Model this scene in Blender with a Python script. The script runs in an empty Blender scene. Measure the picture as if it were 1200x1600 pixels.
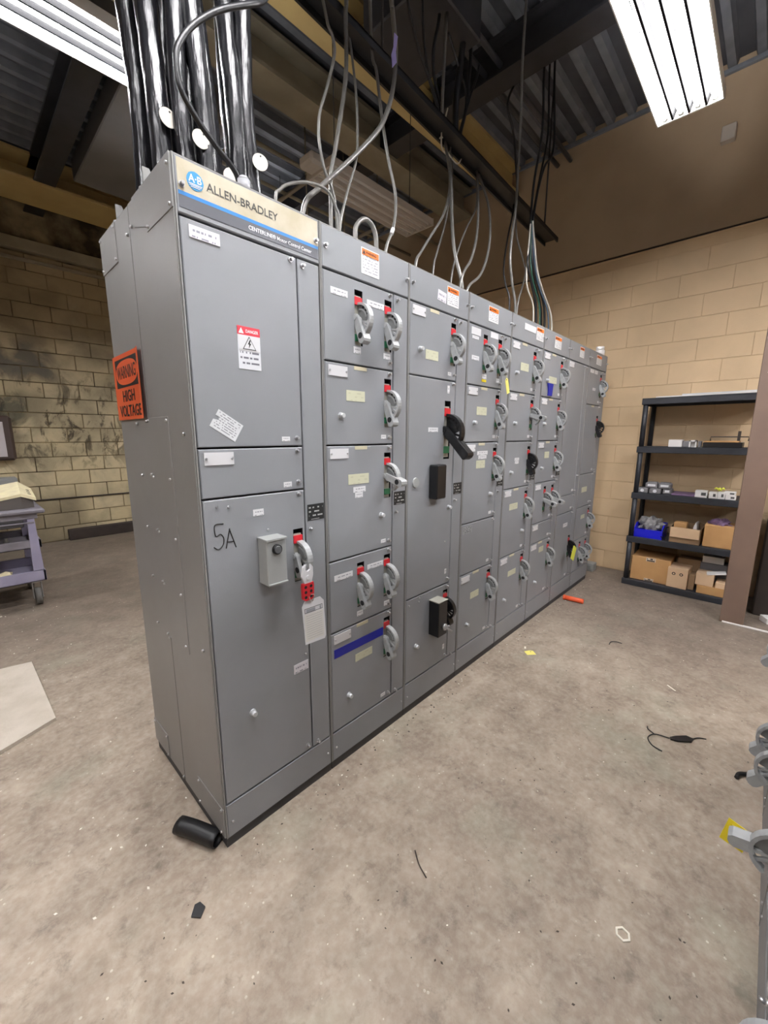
import bpy, bmesh, math, random
from mathutils import Vector, Matrix
random.seed(7)
PI = math.pi
SC = bpy.context.scene
COL = SC.collection

# ------------------------------------------------------------------ camera
cam_d = bpy.data.cameras.new('camera')
cam = bpy.data.objects.new('camera', cam_d)
COL.objects.link(cam)
cam.location = (-0.515, -1.277, 1.525)
cam.rotation_euler = (1.38586, 0.0, -0.8038)
cam_d.sensor_fit = 'AUTO'
cam_d.sensor_width = 36.0
cam_d.lens = 631.82 / 1600 * 36.0
cam_d.shift_x = 9.83 / 1600
cam_d.shift_y = -1.28 / 1600
cam_d.clip_start = 0.02
SC.camera = cam

# ------------------------------------------------------------------ world, exposure
world = bpy.data.worlds.new('world')
SC.world = world
world.use_nodes = True
world.node_tree.nodes['Background'].inputs[0].default_value = (0.9, 0.95, 1.0, 1)
world.node_tree.nodes['Background'].inputs[1].default_value = 0.02
SC.view_settings.view_transform = 'Standard'
SC.view_settings.look = 'None'
SC.view_settings.gamma = 1.0
SC.view_settings.use_curve_mapping = False
SC.view_settings.exposure = 1.05
SC.cycles.max_bounces = 7
SC.cycles.diffuse_bounces = 4
SC.cycles.glossy_bounces = 3
SC.cycles.adaptive_threshold = .02
TUBE = 62.0          # emission of every lit fluorescent tube

# ------------------------------------------------------------------ materials
def lin(c):
    return tuple((v / 255 / 12.92 if v / 255 <= 0.04045 else ((v / 255 + 0.055) / 1.055) ** 2.4) for v in c)

def nmat(name):
    m = bpy.data.materials.new(name)
    m.use_nodes = True
    nt = m.node_tree
    b = nt.nodes['Principled BSDF']
    return m, nt, b

def N(nt, t, **k):
    n = nt.nodes.new(t)
    for a, v in k.items():
        setattr(n, a, v)
    return n

def mat(name, c, rough=.5, metal=0.0, c2=None, scale=8.0, bump=0.0, bscale=60.0, emit=None, spec=.5, stretch=None, coat=0.0, alpha=None, trans=0.0):
    m, nt, b = nmat(name)
    L = nt.links
    b.inputs['Base Color'].default_value = (*lin(c), 1)
    b.inputs['Roughness'].default_value = rough
    b.inputs['Metallic'].default_value = metal
    b.inputs['Specular IOR Level'].default_value = spec
    if coat:
        b.inputs['Coat Weight'].default_value = coat
    if trans:
        b.inputs['Transmission Weight'].default_value = trans
    tc = N(nt, 'ShaderNodeTexCoord')
    src = tc.outputs['Object']
    if stretch:
        mp = N(nt, 'ShaderNodeMapping')
        mp.inputs['Scale'].default_value = stretch
        L.new(src, mp.inputs[0])
        src = mp.outputs[0]
    if c2 is not None:
        nz = N(nt, 'ShaderNodeTexNoise')
        nz.inputs['Scale'].default_value = scale
        nz.inputs['Detail'].default_value = 5
        L.new(src, nz.inputs[0])
        rp = N(nt, 'ShaderNodeValToRGB')
        rp.color_ramp.elements[0].position = .35
        rp.color_ramp.elements[1].position = .68
        rp.color_ramp.elements[0].color = (*lin(c), 1)
        rp.color_ramp.elements[1].color = (*lin(c2), 1)
        L.new(nz.outputs[0], rp.inputs[0])
        L.new(rp.outputs[0], b.inputs['Base Color'])
    if bump:
        nb = N(nt, 'ShaderNodeTexNoise')
        nb.inputs['Scale'].default_value = bscale
        nb.inputs['Detail'].default_value = 3
        L.new(src, nb.inputs[0])
        bp = N(nt, 'ShaderNodeBump')
        bp.inputs['Strength'].default_value = bump
        bp.inputs['Distance'].default_value = .01
        L.new(nb.outputs[0], bp.inputs['Height'])
        L.new(bp.outputs[0], b.inputs['Normal'])
    if emit:
        b.inputs['Emission Color'].default_value = (*lin(c), 1)
        b.inputs['Emission Strength'].default_value = emit
    return m

def print_mat(name, paper, ink, rows=8, cols=26, frac=.5, cover=.62):
    """flat print too small to read: broken rows of ink on paper (generated coordinates)"""
    m, nt, b = nmat(name)
    L = nt.links
    tc = N(nt, 'ShaderNodeTexCoord')
    sp = N(nt, 'ShaderNodeSeparateXYZ')
    L.new(tc.outputs['Generated'], sp.inputs[0])
    r = N(nt, 'ShaderNodeMath', operation='MULTIPLY'); r.inputs[1].default_value = rows
    L.new(sp.outputs['Z'], r.inputs[0])
    fr = N(nt, 'ShaderNodeMath', operation='FRACT'); L.new(r.outputs[0], fr.inputs[0])
    a = N(nt, 'ShaderNodeMath', operation='LESS_THAN'); a.inputs[1].default_value = frac
    L.new(fr.outputs[0], a.inputs[0])
    fl = N(nt, 'ShaderNodeMath', operation='FLOOR'); L.new(r.outputs[0], fl.inputs[0])
    cx = N(nt, 'ShaderNodeMath', operation='MULTIPLY'); cx.inputs[1].default_value = cols
    L.new(sp.outputs['X'], cx.inputs[0])
    cf = N(nt, 'ShaderNodeMath', operation='FLOOR'); L.new(cx.outputs[0], cf.inputs[0])
    cb = N(nt, 'ShaderNodeCombineXYZ'); L.new(cf.outputs[0], cb.inputs[0]); L.new(fl.outputs[0], cb.inputs[1])
    wn = N(nt, 'ShaderNodeTexWhiteNoise'); L.new(cb.outputs[0], wn.inputs[0])
    w2 = N(nt, 'ShaderNodeMath', operation='LESS_THAN'); w2.inputs[1].default_value = cover
    L.new(wn.outputs['Value'], w2.inputs[0])
    # margins
    mg = N(nt, 'ShaderNodeMath', operation='COMPARE'); mg.inputs[1].default_value = .5; mg.inputs[2].default_value = .42
    L.new(sp.outputs['X'], mg.inputs[0])
    m1 = N(nt, 'ShaderNodeMath', operation='MULTIPLY'); L.new(a.outputs[0], m1.inputs[0]); L.new(w2.outputs[0], m1.inputs[1])
    m2 = N(nt, 'ShaderNodeMath', operation='MULTIPLY'); L.new(m1.outputs[0], m2.inputs[0]); L.new(mg.outputs[0], m2.inputs[1])
    mz = N(nt, 'ShaderNodeMath', operation='COMPARE'); mz.inputs[1].default_value = .5; mz.inputs[2].default_value = .45
    L.new(sp.outputs['Z'], mz.inputs[0])
    m3 = N(nt, 'ShaderNodeMath', operation='MULTIPLY'); L.new(m2.outputs[0], m3.inputs[0]); L.new(mz.outputs[0], m3.inputs[1])
    mx = N(nt, 'ShaderNodeMixRGB')
    mx.inputs[1].default_value = (*lin(paper), 1); mx.inputs[2].default_value = (*lin(ink), 1)
    L.new(m3.outputs[0], mx.inputs[0]); L.new(mx.outputs[0], b.inputs['Base Color'])
    b.inputs['Roughness'].default_value = .45
    return m

def pos_noise(nt, scale, detail=6, stretch=(1, 1, 1), rough=.55, dist=0.0, off=(0, 0, 0)):
    g = N(nt, 'ShaderNodeNewGeometry')
    mp = N(nt, 'ShaderNodeMapping')
    mp.inputs['Scale'].default_value = stretch
    mp.inputs['Location'].default_value = off
    nt.links.new(g.outputs['Position'], mp.inputs[0])
    nz = N(nt, 'ShaderNodeTexNoise')
    nz.inputs['Scale'].default_value = scale
    nz.inputs['Detail'].default_value = detail
    nz.inputs['Roughness'].default_value = rough
    nz.inputs['Distortion'].default_value = dist
    nt.links.new(mp.outputs[0], nz.inputs[0])
    return nz.outputs[0]

def ramp(nt, src, *stops):
    r = N(nt, 'ShaderNodeValToRGB')
    e = r.color_ramp.elements
    while len(e) < len(stops):
        e.new(.5)
    for k, (p, c) in enumerate(stops):
        e[k].position = p
        e[k].color = (*(lin(c) if isinstance(c, tuple) else (c, c, c)), 1)
    nt.links.new(src, r.inputs[0])
    return r.outputs[0]

def mixc(nt, fac, a, b, mode='MIX'):
    m = N(nt, 'ShaderNodeMixRGB', blend_type=mode)
    for i, v in ((0, fac), (1, a), (2, b)):
        if isinstance(v, (int, float)):
            m.inputs[i].default_value = v
        elif isinstance(v, tuple):
            m.inputs[i].default_value = (*lin(v), 1)
        else:
            nt.links.new(v, m.inputs[i])
    return m.outputs[0]

def mth(nt, op, a, b=None, c=None):
    m = N(nt, 'ShaderNodeMath', operation=op)
    for i, v in enumerate((a, b, c)):
        if v is None:
            continue
        if isinstance(v, (int, float)):
            m.inputs[i].default_value = v
        else:
            nt.links.new(v, m.inputs[i])
    return m.outputs[0]

def box_mask(nt, lo, hi, soft):
    """soft mask of a world-space region, broken up by noise: where a stain or painted shade lies"""
    g = N(nt, 'ShaderNodeNewGeometry')
    sp = N(nt, 'ShaderNodeSeparateXYZ')
    nt.links.new(g.outputs['Position'], sp.inputs[0])
    out = None
    for k in range(3):
        if lo[k] is None:
            continue
        for v, s in ((lo[k], 1), (hi[k], -1)):
            mr = N(nt, 'ShaderNodeMapRange', interpolation_type='SMOOTHSTEP')
            mr.inputs['From Min'].default_value = v - soft if s > 0 else v + soft
            mr.inputs['From Max'].default_value = v + soft if s > 0 else v - soft
            nt.links.new(sp.outputs[k], mr.inputs['Value'])
            out = mr.outputs[0] if out is None else mth(nt, 'MULTIPLY', out, mr.outputs[0])
    return out

def floor_material():
    m, nt, b = nmat('concrete_floor')
    big = pos_noise(nt, 1.2, 8, dist=.3, rough=.6)
    mid = pos_noise(nt, 5.5, 10, dist=.2, rough=.66, off=(3, 1, 0))
    fine = pos_noise(nt, 38, 6, off=(1, 7, 0))
    c = ramp(nt, big, (.30, (112, 98, 84)), (.50, (148, 133, 118)), (.70, (173, 159, 143)))
    c2 = ramp(nt, mid, (.30, (98, 85, 73)), (.52, (149, 134, 119)), (.72, (185, 171, 154)))
    c = mixc(nt, .55, c, c2)
    c = mixc(nt, mth(nt, 'MULTIPLY', ramp(nt, fine, (.42, 0.0), (.75, 1.0)), .30), c, (196, 188, 172))
    dk = ramp(nt, pos_noise(nt, 13, 10, rough=.74, off=(5, 2, 0), dist=.25), (.53, 0.0), (.72, 1.0))
    c = mixc(nt, mth(nt, 'MULTIPLY', dk, .62), c, (84, 73, 66))
    gr = ramp(nt, pos_noise(nt, 2.3, 4, off=(9, 9, 0)), (.55, 0.0), (.72, 1.0))
    c = mixc(nt, mth(nt, 'MULTIPLY', gr, .28), c, (150, 156, 138))
    # light falloff painted in: concrete darker in the room behind the cabinets
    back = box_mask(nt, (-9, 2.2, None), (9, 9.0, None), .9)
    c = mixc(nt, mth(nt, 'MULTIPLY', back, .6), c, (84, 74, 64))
    # far end of the aisle darkened, its dimmer light put into the colour
    far = box_mask(nt, (2.7, -9, None), (9, 9, None), .8)
    c = mixc(nt, mth(nt, 'MULTIPLY', far, .5), c, (94, 83, 76))
    g = N(nt, 'ShaderNodeNewGeometry')
    vo = N(nt, 'ShaderNodeTexVoronoi'); vo.inputs['Scale'].default_value = 26
    nt.links.new(g.outputs['Position'], vo.inputs[0])
    fl = mth(nt, 'MULTIPLY', mth(nt, 'LESS_THAN', vo.outputs['Distance'], .10), ramp(nt, mid, (.45, 0.0), (.6, 1.0)))
    c = mixc(nt, mth(nt, 'MULTIPLY', fl, .6), c, (214, 206, 190))
    nt.links.new(c, b.inputs['Base Color'])
    b.inputs['Roughness'].default_value = .62
    b.inputs['Specular IOR Level'].default_value = .35
    bp = N(nt, 'ShaderNodeBump'); bp.inputs['Strength'].default_value = .25; bp.inputs['Distance'].default_value = .006
    nt.links.new(fine, bp.inputs['Height']); nt.links.new(bp.outputs[0], b.inputs['Normal'])
    return m

def block_material(name, base, alt, dirty):
    m, nt, b = nmat(name)
    oi = N(nt, 'ShaderNodeObjectInfo')
    c = mixc(nt, oi.outputs['Random'], base, alt)
    nz = pos_noise(nt, 2.2, 6, dist=.5)
    c = mixc(nt, mth(nt, 'MULTIPLY', ramp(nt, nz, (.40, 0.0), (.75 if not dirty else .66, 1.0)), .35 if not dirty else .75), c, tuple(int(v * (.80 if not dirty else .66)) for v in base))
    if dirty:
        drip = ramp(nt, pos_noise(nt, 3.4, 10, stretch=(1.7, 1, .9), rough=.68, dist=.9, off=(2, 0, 4)), (.51, 0.0), (.60, 1.0))
        reg = box_mask(nt, (-.3, None, 1.15), (1.5, None, 2.3), .35)
        c = mixc(nt, mth(nt, 'MULTIPLY', mth(nt, 'MULTIPLY', drip, reg), .92), c, (62, 52, 34))
        blot = ramp(nt, pos_noise(nt, 1.6, 7, dist=1.2, off=(0, 0, 9)), (.38, 0.0), (.5, 1.0))
        reg2 = box_mask(nt, (-1.2, None, 2.25), (.62, None, 2.78), .12)
        c = mixc(nt, mth(nt, 'MULTIPLY', mth(nt, 'MULTIPLY', blot, reg2), .8), c, (84, 82, 78))
        reg3 = box_mask(nt, (-.6, None, 1.55), (.28, None, 2.12), .12)
        c = mixc(nt, mth(nt, 'MULTIPLY', mth(nt, 'MULTIPLY', blot, reg3), .8), c, (56, 58, 44))
        low = box_mask(nt, (-3, None, -.5), (.75, None, .62), .18)
        c = mixc(nt, mth(nt, 'MULTIPLY', low, .55), c, (74, 62, 48))
        upper_shade = box_mask(nt, (-3, None, 2.75), (5, None, 9), .35)  # upper wall darkened: the shade above its lit part painted in
        c = mixc(nt, mth(nt, 'MULTIPLY', upper_shade, .45), c, (96, 74, 44))
    nt.links.new(c, b.inputs['Base Color'])
    b.inputs['Roughness'].default_value = .6
    bp = N(nt, 'ShaderNodeBump'); bp.inputs['Strength'].default_value = .2; bp.inputs['Distance'].default_value = .006
    nt.links.new(pos_noise(nt, 70, 4), bp.inputs['Height']); nt.links.new(bp.outputs[0], b.inputs['Normal'])
    return m

def cabinet_material(name, c, c2):
    m, nt, b = nmat(name)
    nz = pos_noise(nt, 2.5, 5, dist=.3)
    cc = mixc(nt, ramp(nt, nz, (.3, 0.0), (.7, 1.0)), c, c2)
    sm = ramp(nt, pos_noise(nt, 11, 7, off=(4, 4, 4), dist=.8), (.60, 0.0), (.78, 1.0))
    cc = mixc(nt, mth(nt, 'MULTIPLY', sm, .12), cc, tuple(int(v * .8) for v in c))
    nt.links.new(cc, b.inputs['Base Color'])
    b.inputs['Roughness'].default_value = .42
    b.inputs['Specular IOR Level'].default_value = .5
    bp = N(nt, 'ShaderNodeBump'); bp.inputs['Strength'].default_value = .04; bp.inputs['Distance'].default_value = .004
    nt.links.new(pos_noise(nt, 160, 2), bp.inputs['Height']); nt.links.new(bp.outputs[0], b.inputs['Normal'])
    return m

M = {}
M['floor'] = floor_material()
M['block'] = block_material('beige_painted_block', (218, 190, 152), (214, 186, 148), False)
M['block_dirty'] = block_material('stained_painted_block', (210, 194, 158), (198, 182, 144), True)
M['mortar'] = mat('mortar', (208, 180, 143), .8, c2=(200, 172, 136), scale=5)
M['mortar_dirty'] = mat('grimy_mortar', (58, 46, 30), .85, c2=(158, 142, 108), scale=3.2)
M['plaster'] = mat('brown_upper_wall', (178, 156, 128), .7, c2=(166, 144, 118), scale=1.4, bump=.1, bscale=20)
M['offwall'] = mat('room_wall', (176, 156, 126), .7, c2=(160, 140, 112), scale=1.5)
M['deck'] = mat('dark_roof_deck', (84, 86, 92), .6, c2=(62, 64, 70), scale=2.5)
M['rib'] = mat('deck_rib_paint', (124, 128, 136), .55, c2=(98, 102, 110), scale=4)
M['tan_steel'] = mat('tan_painted_steel', (196, 174, 118), .5, c2=(182, 158, 108), scale=3)
M['drab_steel'] = mat('drab_painted_steel', (150, 142, 122), .55, c2=(128, 120, 102), scale=3)
M['dark_steel'] = mat('dark_steel', (46, 46, 50), .5, c2=(34, 34, 38), scale=6)
M['black_steel'] = mat('blackened_strut', (30, 30, 32), .45, .2, c2=(22, 22, 24), scale=9)
M['brown_steel'] = mat('brown_painted_column', (124, 102, 88), .5, c2=(112, 92, 80), scale=3)
M['grey'] = cabinet_material('grey_cabinet_enamel', (141, 143, 147), (133, 136, 139))
M['grey_side'] = cabinet_material('grey_side_enamel', (138, 137, 136), (130, 129, 126))
M['void'] = mat('opening_shade', (22, 22, 24), .8)  # near-black, putting the shade of gaps, slots and holes into the colour
M['cast'] = mat('cast_grey_handle', (164, 166, 166), .42, .1, c2=(148, 150, 150), scale=30)
M['cast_dark'] = mat('cast_grey_dial_plate', (122, 124, 124), .5, .1, c2=(108, 110, 110), scale=30)
M['blackp'] = mat('black_plastic', (18, 18, 20), .35)
M['slotplate'] = mat('slot_back_plate', (150, 148, 138), .5)
M['red'] = mat('red_flag', (196, 34, 44), .4)
M['green'] = mat('green_flag', (34, 104, 70), .4)
M['screw'] = mat('zinc_screw', (190, 190, 192), .3, .85)
M['knob'] = mat('grey_reset_knob', (196, 198, 200), .35, .2)
M['white'] = mat('white_plate', (214, 214, 216), .4)
M['cream'] = mat('cream_old_label', (204, 196, 168), .6, c2=(196, 190, 160), scale=30)
M['p_white'] = print_mat('white_printed_label', (216, 216, 218), (150, 150, 156), 2, 16, .34, .45)
M['p_plate'] = print_mat('engraved_nameplate', (214, 212, 218), (138, 138, 150), 2, 26, .36, .5)
M['p_warn'] = print_mat('warning_sticker_text', (216, 216, 216), (158, 158, 164), 9, 16, .4)
M['p_danger'] = print_mat('danger_sticker_text', (218, 220, 224), (110, 110, 118), 8, 18, .36, .66)
M['p_torn'] = print_mat('torn_sticker_text', (212, 214, 216), (140, 140, 146), 8, 26, .4, .62)
M['p_cream'] = print_mat('faded_label_text', (198, 198, 172), (186, 186, 160), 3, 9, .4, .35)
M['p_black'] = print_mat('black_data_plate', (34, 36, 36), (168, 170, 168), 4, 10, .35, .55)
M['p_grey'] = print_mat('grey_data_plate', (150, 152, 154), (70, 72, 74), 5, 14, .4, .5)
M['p_tag'] = print_mat('tag_ruled_lines', (212, 210, 204), (160, 160, 166), 12, 2, .14, 1.1)
M['p_carton'] = print_mat('carton_label', (214, 200, 180), (60, 50, 46), 2, 7, .8, .65)
M['orange'] = mat('orange_header', (232, 118, 36), .45)
M['sign_orange'] = mat('orange_sign_sheet', (226, 96, 50), .4, c2=(216, 88, 42), scale=5)
M['sign_red'] = mat('red_header', (214, 60, 74), .4)
M['ink'] = mat('black_ink', (20, 18, 18), .5)
M['ink_grey'] = mat('grey_ink', (74, 74, 72), .5)
M['sign_cream'] = mat('cream_brand_sign', (194, 188, 168), .4, c2=(178, 168, 142), scale=11)
M['sign_blue'] = mat('blue_stripe', (52, 128, 196), .35)
M['logo_blue'] = mat('logo_blue', (66, 146, 196), .35)
M['sign_grey'] = mat('dark_grey_stripe', (92, 94, 100), .35)
M['print_white'] = mat('white_ink', (244, 246, 248), .4)
M['tape_blue'] = mat('blue_tape', (24, 34, 150), .5)
M['box_grey'] = mat('grey_control_box', (150, 152, 150), .45)
M['button'] = mat('dark_push_button', (92, 94, 96), .35)
M['cable'] = mat('glossy_black_cable', (26, 26, 30), .27, bump=.6, bscale=14, stretch=(3, 3, .5), c2=(20, 20, 22), scale=9)
M['wire_grey'] = mat('grey_cable', (112, 110, 106), .32, .25, bump=.25, bscale=40)
M['wire_black'] = mat('black_wire', (20, 20, 22), .4)
M['wire_green'] = mat('green_wire', (40, 82, 66), .4)
M['wire_white'] = mat('pale_wire', (196, 192, 180), .4)
M['wire_blue'] = mat('slate_blue_wire', (72, 92, 112), .4)
M['disc'] = mat('cream_cable_tag', (196, 190, 178), .55)
M['glass'] = mat('frosted_glass', (226, 226, 230), .15, trans=.55)
M['lavender'] = mat('lavender_tape', (166, 158, 226), .5)
M['housing'] = mat('white_fixture_enamel', (222, 220, 214), .4)
M['housing_old'] = mat('dusty_fixture_enamel', (190, 180, 168), .5)
M['ridge_shade'] = mat('shaded_ridge', (14, 14, 15), .8, spec=.1)  # reflector ridges blackened against tube glare, shade put into the colour
M['tube_off'] = mat('unlit_tube', (206, 200, 192), .3)
M['tube_on'] = mat('lit_tube', (250, 249, 252), .4, emit=TUBE)
M['shelfp'] = mat('black_shelf_plastic', (44, 46, 52), .5, c2=(36, 38, 44), scale=10)
M['card'] = mat('cardboard', (196, 152, 100), .75, c2=(184, 140, 90), scale=6)
M['card_dull'] = mat('dull_cardboard', (150, 122, 90), .75, c2=(138, 110, 82), scale=6)
M['card_pale'] = mat('pale_cardboard', (222, 190, 154), .75, c2=(212, 178, 142), scale=6)
M['blue_bin'] = mat('blue_plastic_bin', (24, 30, 206), .4)
M['rag'] = mat('grey_parts', (140, 138, 138), .6, c2=(92, 90, 92), scale=30)
M['box_white'] = mat('white_small_box', (226, 222, 218), .6)
M['box_slate'] = mat('slate_small_box', (112, 110, 112), .6)
M['yellow'] = mat('yellow_tag_card', (236, 226, 120), .55)
M['neon'] = mat('bright_yellow_tag', (226, 230, 84), .5)
M['yellow_deep'] = mat('deep_yellow_tag', (236, 214, 40), .5)
M['orange_tube'] = mat('orange_plastic', (226, 92, 52), .45)
M['cart_grey'] = mat('grey_cart_plastic', (132, 128, 136), .55, c2=(112, 108, 114), scale=7)
M['cart_lav'] = mat('lavender_cart_plastic', (160, 156, 178), .55, c2=(146, 142, 166), scale=5)
M['cart_dark'] = mat('dark_cart_plastic', (58, 56, 58), .6)
M['instr'] = mat('cream_instrument', (232, 222, 182), .5, c2=(216, 204, 170), scale=14)
M['instr_dark'] = mat('instrument_base', (92, 86, 82), .6)
M['wheel'] = mat('grey_rubber_wheel', (104, 102, 98), .6)
M['pad'] = mat('pale_concrete_pad', (196, 186, 172), .8, c2=(178, 168, 152), scale=7, bump=.3, bscale=60)
M['base_brown'] = mat('dark_brown_base', (58, 48, 42), .7, c2=(46, 38, 34), scale=6)
M['base_grey'] = mat('dark_grey_base_channel', (66, 66, 68), .6, c2=(54, 53, 54), scale=6)
M['dirt'] = mat('floor_grit', (70, 62, 54), .9)
M['chip'] = mat('pale_chip', (226, 220, 206), .8)
M['panel_brown'] = mat('brown_panel_case', (78, 64, 58), .5)
M['panel_pale'] = mat('pale_panel_face', (206, 198, 200), .5)
M['duct'] = mat('dull_grey_duct', (126, 124, 124), .55, c2=(108, 106, 106), scale=1.5)
M['purple'] = mat('dull_purple_plastic', (112, 88, 118), .55)

# ------------------------------------------------------------------ mesh helpers
class MB:
    def __init__(s):
        s.bm = bmesh.new()
    def box(s, x0, x1, y0, y1, z0, z1, mi=0, bev=0.0, rot=None, at=None):
        vs = [s.bm.verts.new((x, y, z)) for x in (x0, x1) for y in (y0, y1) for z in (z0, z1)]
        F = [(0, 1, 3, 2), (4, 6, 7, 5), (0, 4, 5, 1), (2, 3, 7, 6), (0, 2, 6, 4), (1, 5, 7, 3)]
        fs = [s.bm.faces.new([vs[i] for i in f]) for f in F]
        for f in fs:
            f.material_index = mi
        if bev:
            es = list({e for f in fs for e in f.edges})
            r = bmesh.ops.bevel(s.bm, geom=es, offset=bev, segments=1, affect='EDGES', material=mi)
            vs = list({v for f in r['faces'] for v in f.verts} | {v for v in vs if v.is_valid})
        if rot is not None:
            bmesh.ops.transform(s.bm, matrix=rot, verts=[v for v in vs if v.is_valid])
        return s
    def cyl(s, p0, p1, r0, r1=None, n=12, mi=0, caps=True):
        r1 = r0 if r1 is None else r1
        p0, p1 = Vector(p0), Vector(p1)
        d = (p1 - p0).normalized()
        a = d.orthogonal().normalized(); b = d.cross(a)
        R = []
        for p, r in ((p0, r0), (p1, r1)):
            R.append([s.bm.verts.new(p + (a * math.cos(2 * PI * k / n) + b * math.sin(2 * PI * k / n)) * r) for k in range(n)])
        for k in range(n):
            f = s.bm.faces.new([R[0][k], R[0][(k + 1) % n], R[1][(k + 1) % n], R[1][k]])
            f.material_index = mi; f.smooth = True
        if caps:
            f = s.bm.faces.new(R[0][::-1]); f.material_index = mi
            f = s.bm.faces.new(R[1]); f.material_index = mi
        return s
    def prism_x(s, pts, x0, x1, mi=0):           # polygon in (y, z)
        A = [s.bm.verts.new((x0, p[0], p[1])) for p in pts]
        B = [s.bm.verts.new((x1, p[0], p[1])) for p in pts]
        n = len(pts)
        for f in (A[::-1], B):
            s.bm.faces.new(f).material_index = mi
        for k in range(n):
            s.bm.faces.new([A[k], A[(k + 1) % n], B[(k + 1) % n], B[k]]).material_index = mi
        return s
    def prism_y(s, pts, y0, y1, mi=0):           # polygon in (x, z)
        A = [s.bm.verts.new((p[0], y0, p[1])) for p in pts]
        B = [s.bm.verts.new((p[0], y1, p[1])) for p in pts]
        n = len(pts)
        for f in (A, B[::-1]):
            s.bm.faces.new(f).material_index = mi
        for k in range(n):
            s.bm.faces.new([A[(k + 1) % n], A[k], B[k], B[(k + 1) % n]]).material_index = mi
        return s
    def prism_z(s, pts, z0, z1, mi=0):           # polygon in (x, y)
        A = [s.bm.verts.new((p[0], p[1], z0)) for p in pts]
        B = [s.bm.verts.new((p[0], p[1], z1)) for p in pts]
        n = len(pts)
        for f in (A[::-1], B):
            s.bm.faces.new(f).material_index = mi
        for k in range(n):
            s.bm.faces.new([A[k], A[(k + 1) % n], B[(k + 1) % n], B[k]]).material_index = mi
        return s
    def tube(s, pts, r, n=8, mi=0, sub=6, caps=True, wob=0.0):
        P = [Vector(p) for p in pts]
        Q = []
        if len(P) == 2 or sub <= 1:
            Q = P
        else:
            E = [P[0] * 2 - P[1]] + P + [P[-1] * 2 - P[-2]]
            for i in range(1, len(E) - 2):
                a, b, c, d = E[i - 1:i + 3]
                for k in range(sub):
                    t = k / sub
                    Q.append(.5 * ((2 * b) + (c - a) * t + (2 * a - 5 * b + 4 * c - d) * t * t + (3 * b - a - 3 * c + d) * t ** 3))
            Q.append(P[-1])
        rings = []
        nrm = None
        for i, q in enumerate(Q):
            t = (Q[min(i + 1, len(Q) - 1)] - Q[max(i - 1, 0)]).normalized()
            if nrm is None:
                nrm = t.orthogonal().normalized()
            nrm = (nrm - t * nrm.dot(t)).normalized()
            bn = t.cross(nrm)
            rr = r if not wob else r * (1 + wob * math.sin(i * 1.7 + r * 900))
            rings.append([s.bm.verts.new(q + (nrm * math.cos(2 * PI * k / n) + bn * math.sin(2 * PI * k / n)) * rr) for k in range(n)])
        for A, B in zip(rings, rings[1:]):
            for k in range(n):
                f = s.bm.faces.new([A[k], A[(k + 1) % n], B[(k + 1) % n], B[k]])
                f.smooth = True; f.material_index = mi
        if caps:
            s.bm.faces.new(rings[0][::-1]).material_index = mi
            s.bm.faces.new(rings[-1]).material_index = mi
        return s
    def mesh(s, name, mats):
        bmesh.ops.recalc_face_normals(s.bm, faces=s.bm.faces)
        me = bpy.data.meshes.new(name)
        s.bm.to_mesh(me); s.bm.free()
        for m in (mats if isinstance(mats, (list, tuple)) else [mats]):
            me.materials.append(M[m] if isinstance(m, str) else m)
        return me

def add(name, me, parent=None, loc=(0, 0, 0), rot=(0, 0, 0), label=None, cat=None, group=None, kind=None, scale=None):
    o = bpy.data.objects.new(name, me)
    COL.objects.link(o)
    o.location = loc; o.rotation_euler = rot
    if scale: o.scale = scale
    if parent: o.parent = parent
    if label: o['label'] = label
    if cat: o['category'] = cat
    if group: o['group'] = group
    if kind: o['kind'] = kind
    return o

def B(x0, x1, y0, y1, z0, z1, m, bev=0.0, name='box'):
    return MB().box(x0, x1, y0, y1, z0, z1, 0, bev).mesh(name, m)

_tc = {}
def text_mesh(s, size, m, bold=0.0, sx=1.0):
    k = (s, size, m, bold, sx)
    if k in _tc:
        return _tc[k]
    cu = bpy.data.curves.new('lettering', 'FONT')
    cu.body = s; cu.size = size; cu.align_x = 'CENTER'; cu.align_y = 'CENTER'
    cu.extrude = .0003; cu.offset = bold; cu.resolution_u = 3
    o = bpy.data.objects.new('lettering', cu)
    COL.objects.link(o)
    dg = bpy.context.evaluated_depsgraph_get()
    me = bpy.data.meshes.new_from_object(o.evaluated_get(dg))
    bpy.data.objects.remove(o)
    me.transform(Matrix.Diagonal((sx, 1, 1, 1)))
    me.materials.clear(); me.materials.append(M[m])
    _tc[k] = me
    return me

def text(parent, s, size, m, x, y, z, face='front', bold=0.0, sx=1.0, roll=0.0, width=None):
    me = text_mesh(s, size, m, bold, sx)
    if width:
        w = max(v.co.x for v in me.vertices) - min(v.co.x for v in me.vertices)
        me = text_mesh(s, size, m, bold, sx * width / w)
    rz = {'front': 0, 'side': -PI / 2, 'xneg': -PI / 2}[face]
    return add('lettering', me, parent, (x, y, z), (PI / 2, roll, rz))

# ------------------------------------------------------------------ the room
XW, YB, ZC = 4.62, 6.10, 4.66
XL, YF = -4.5, -6.6
add('floor', B(XL, XW + .1, YF, YB + .1, -.08, 0, 'floor'), label='stained bare concrete floor', kind='structure')

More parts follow.
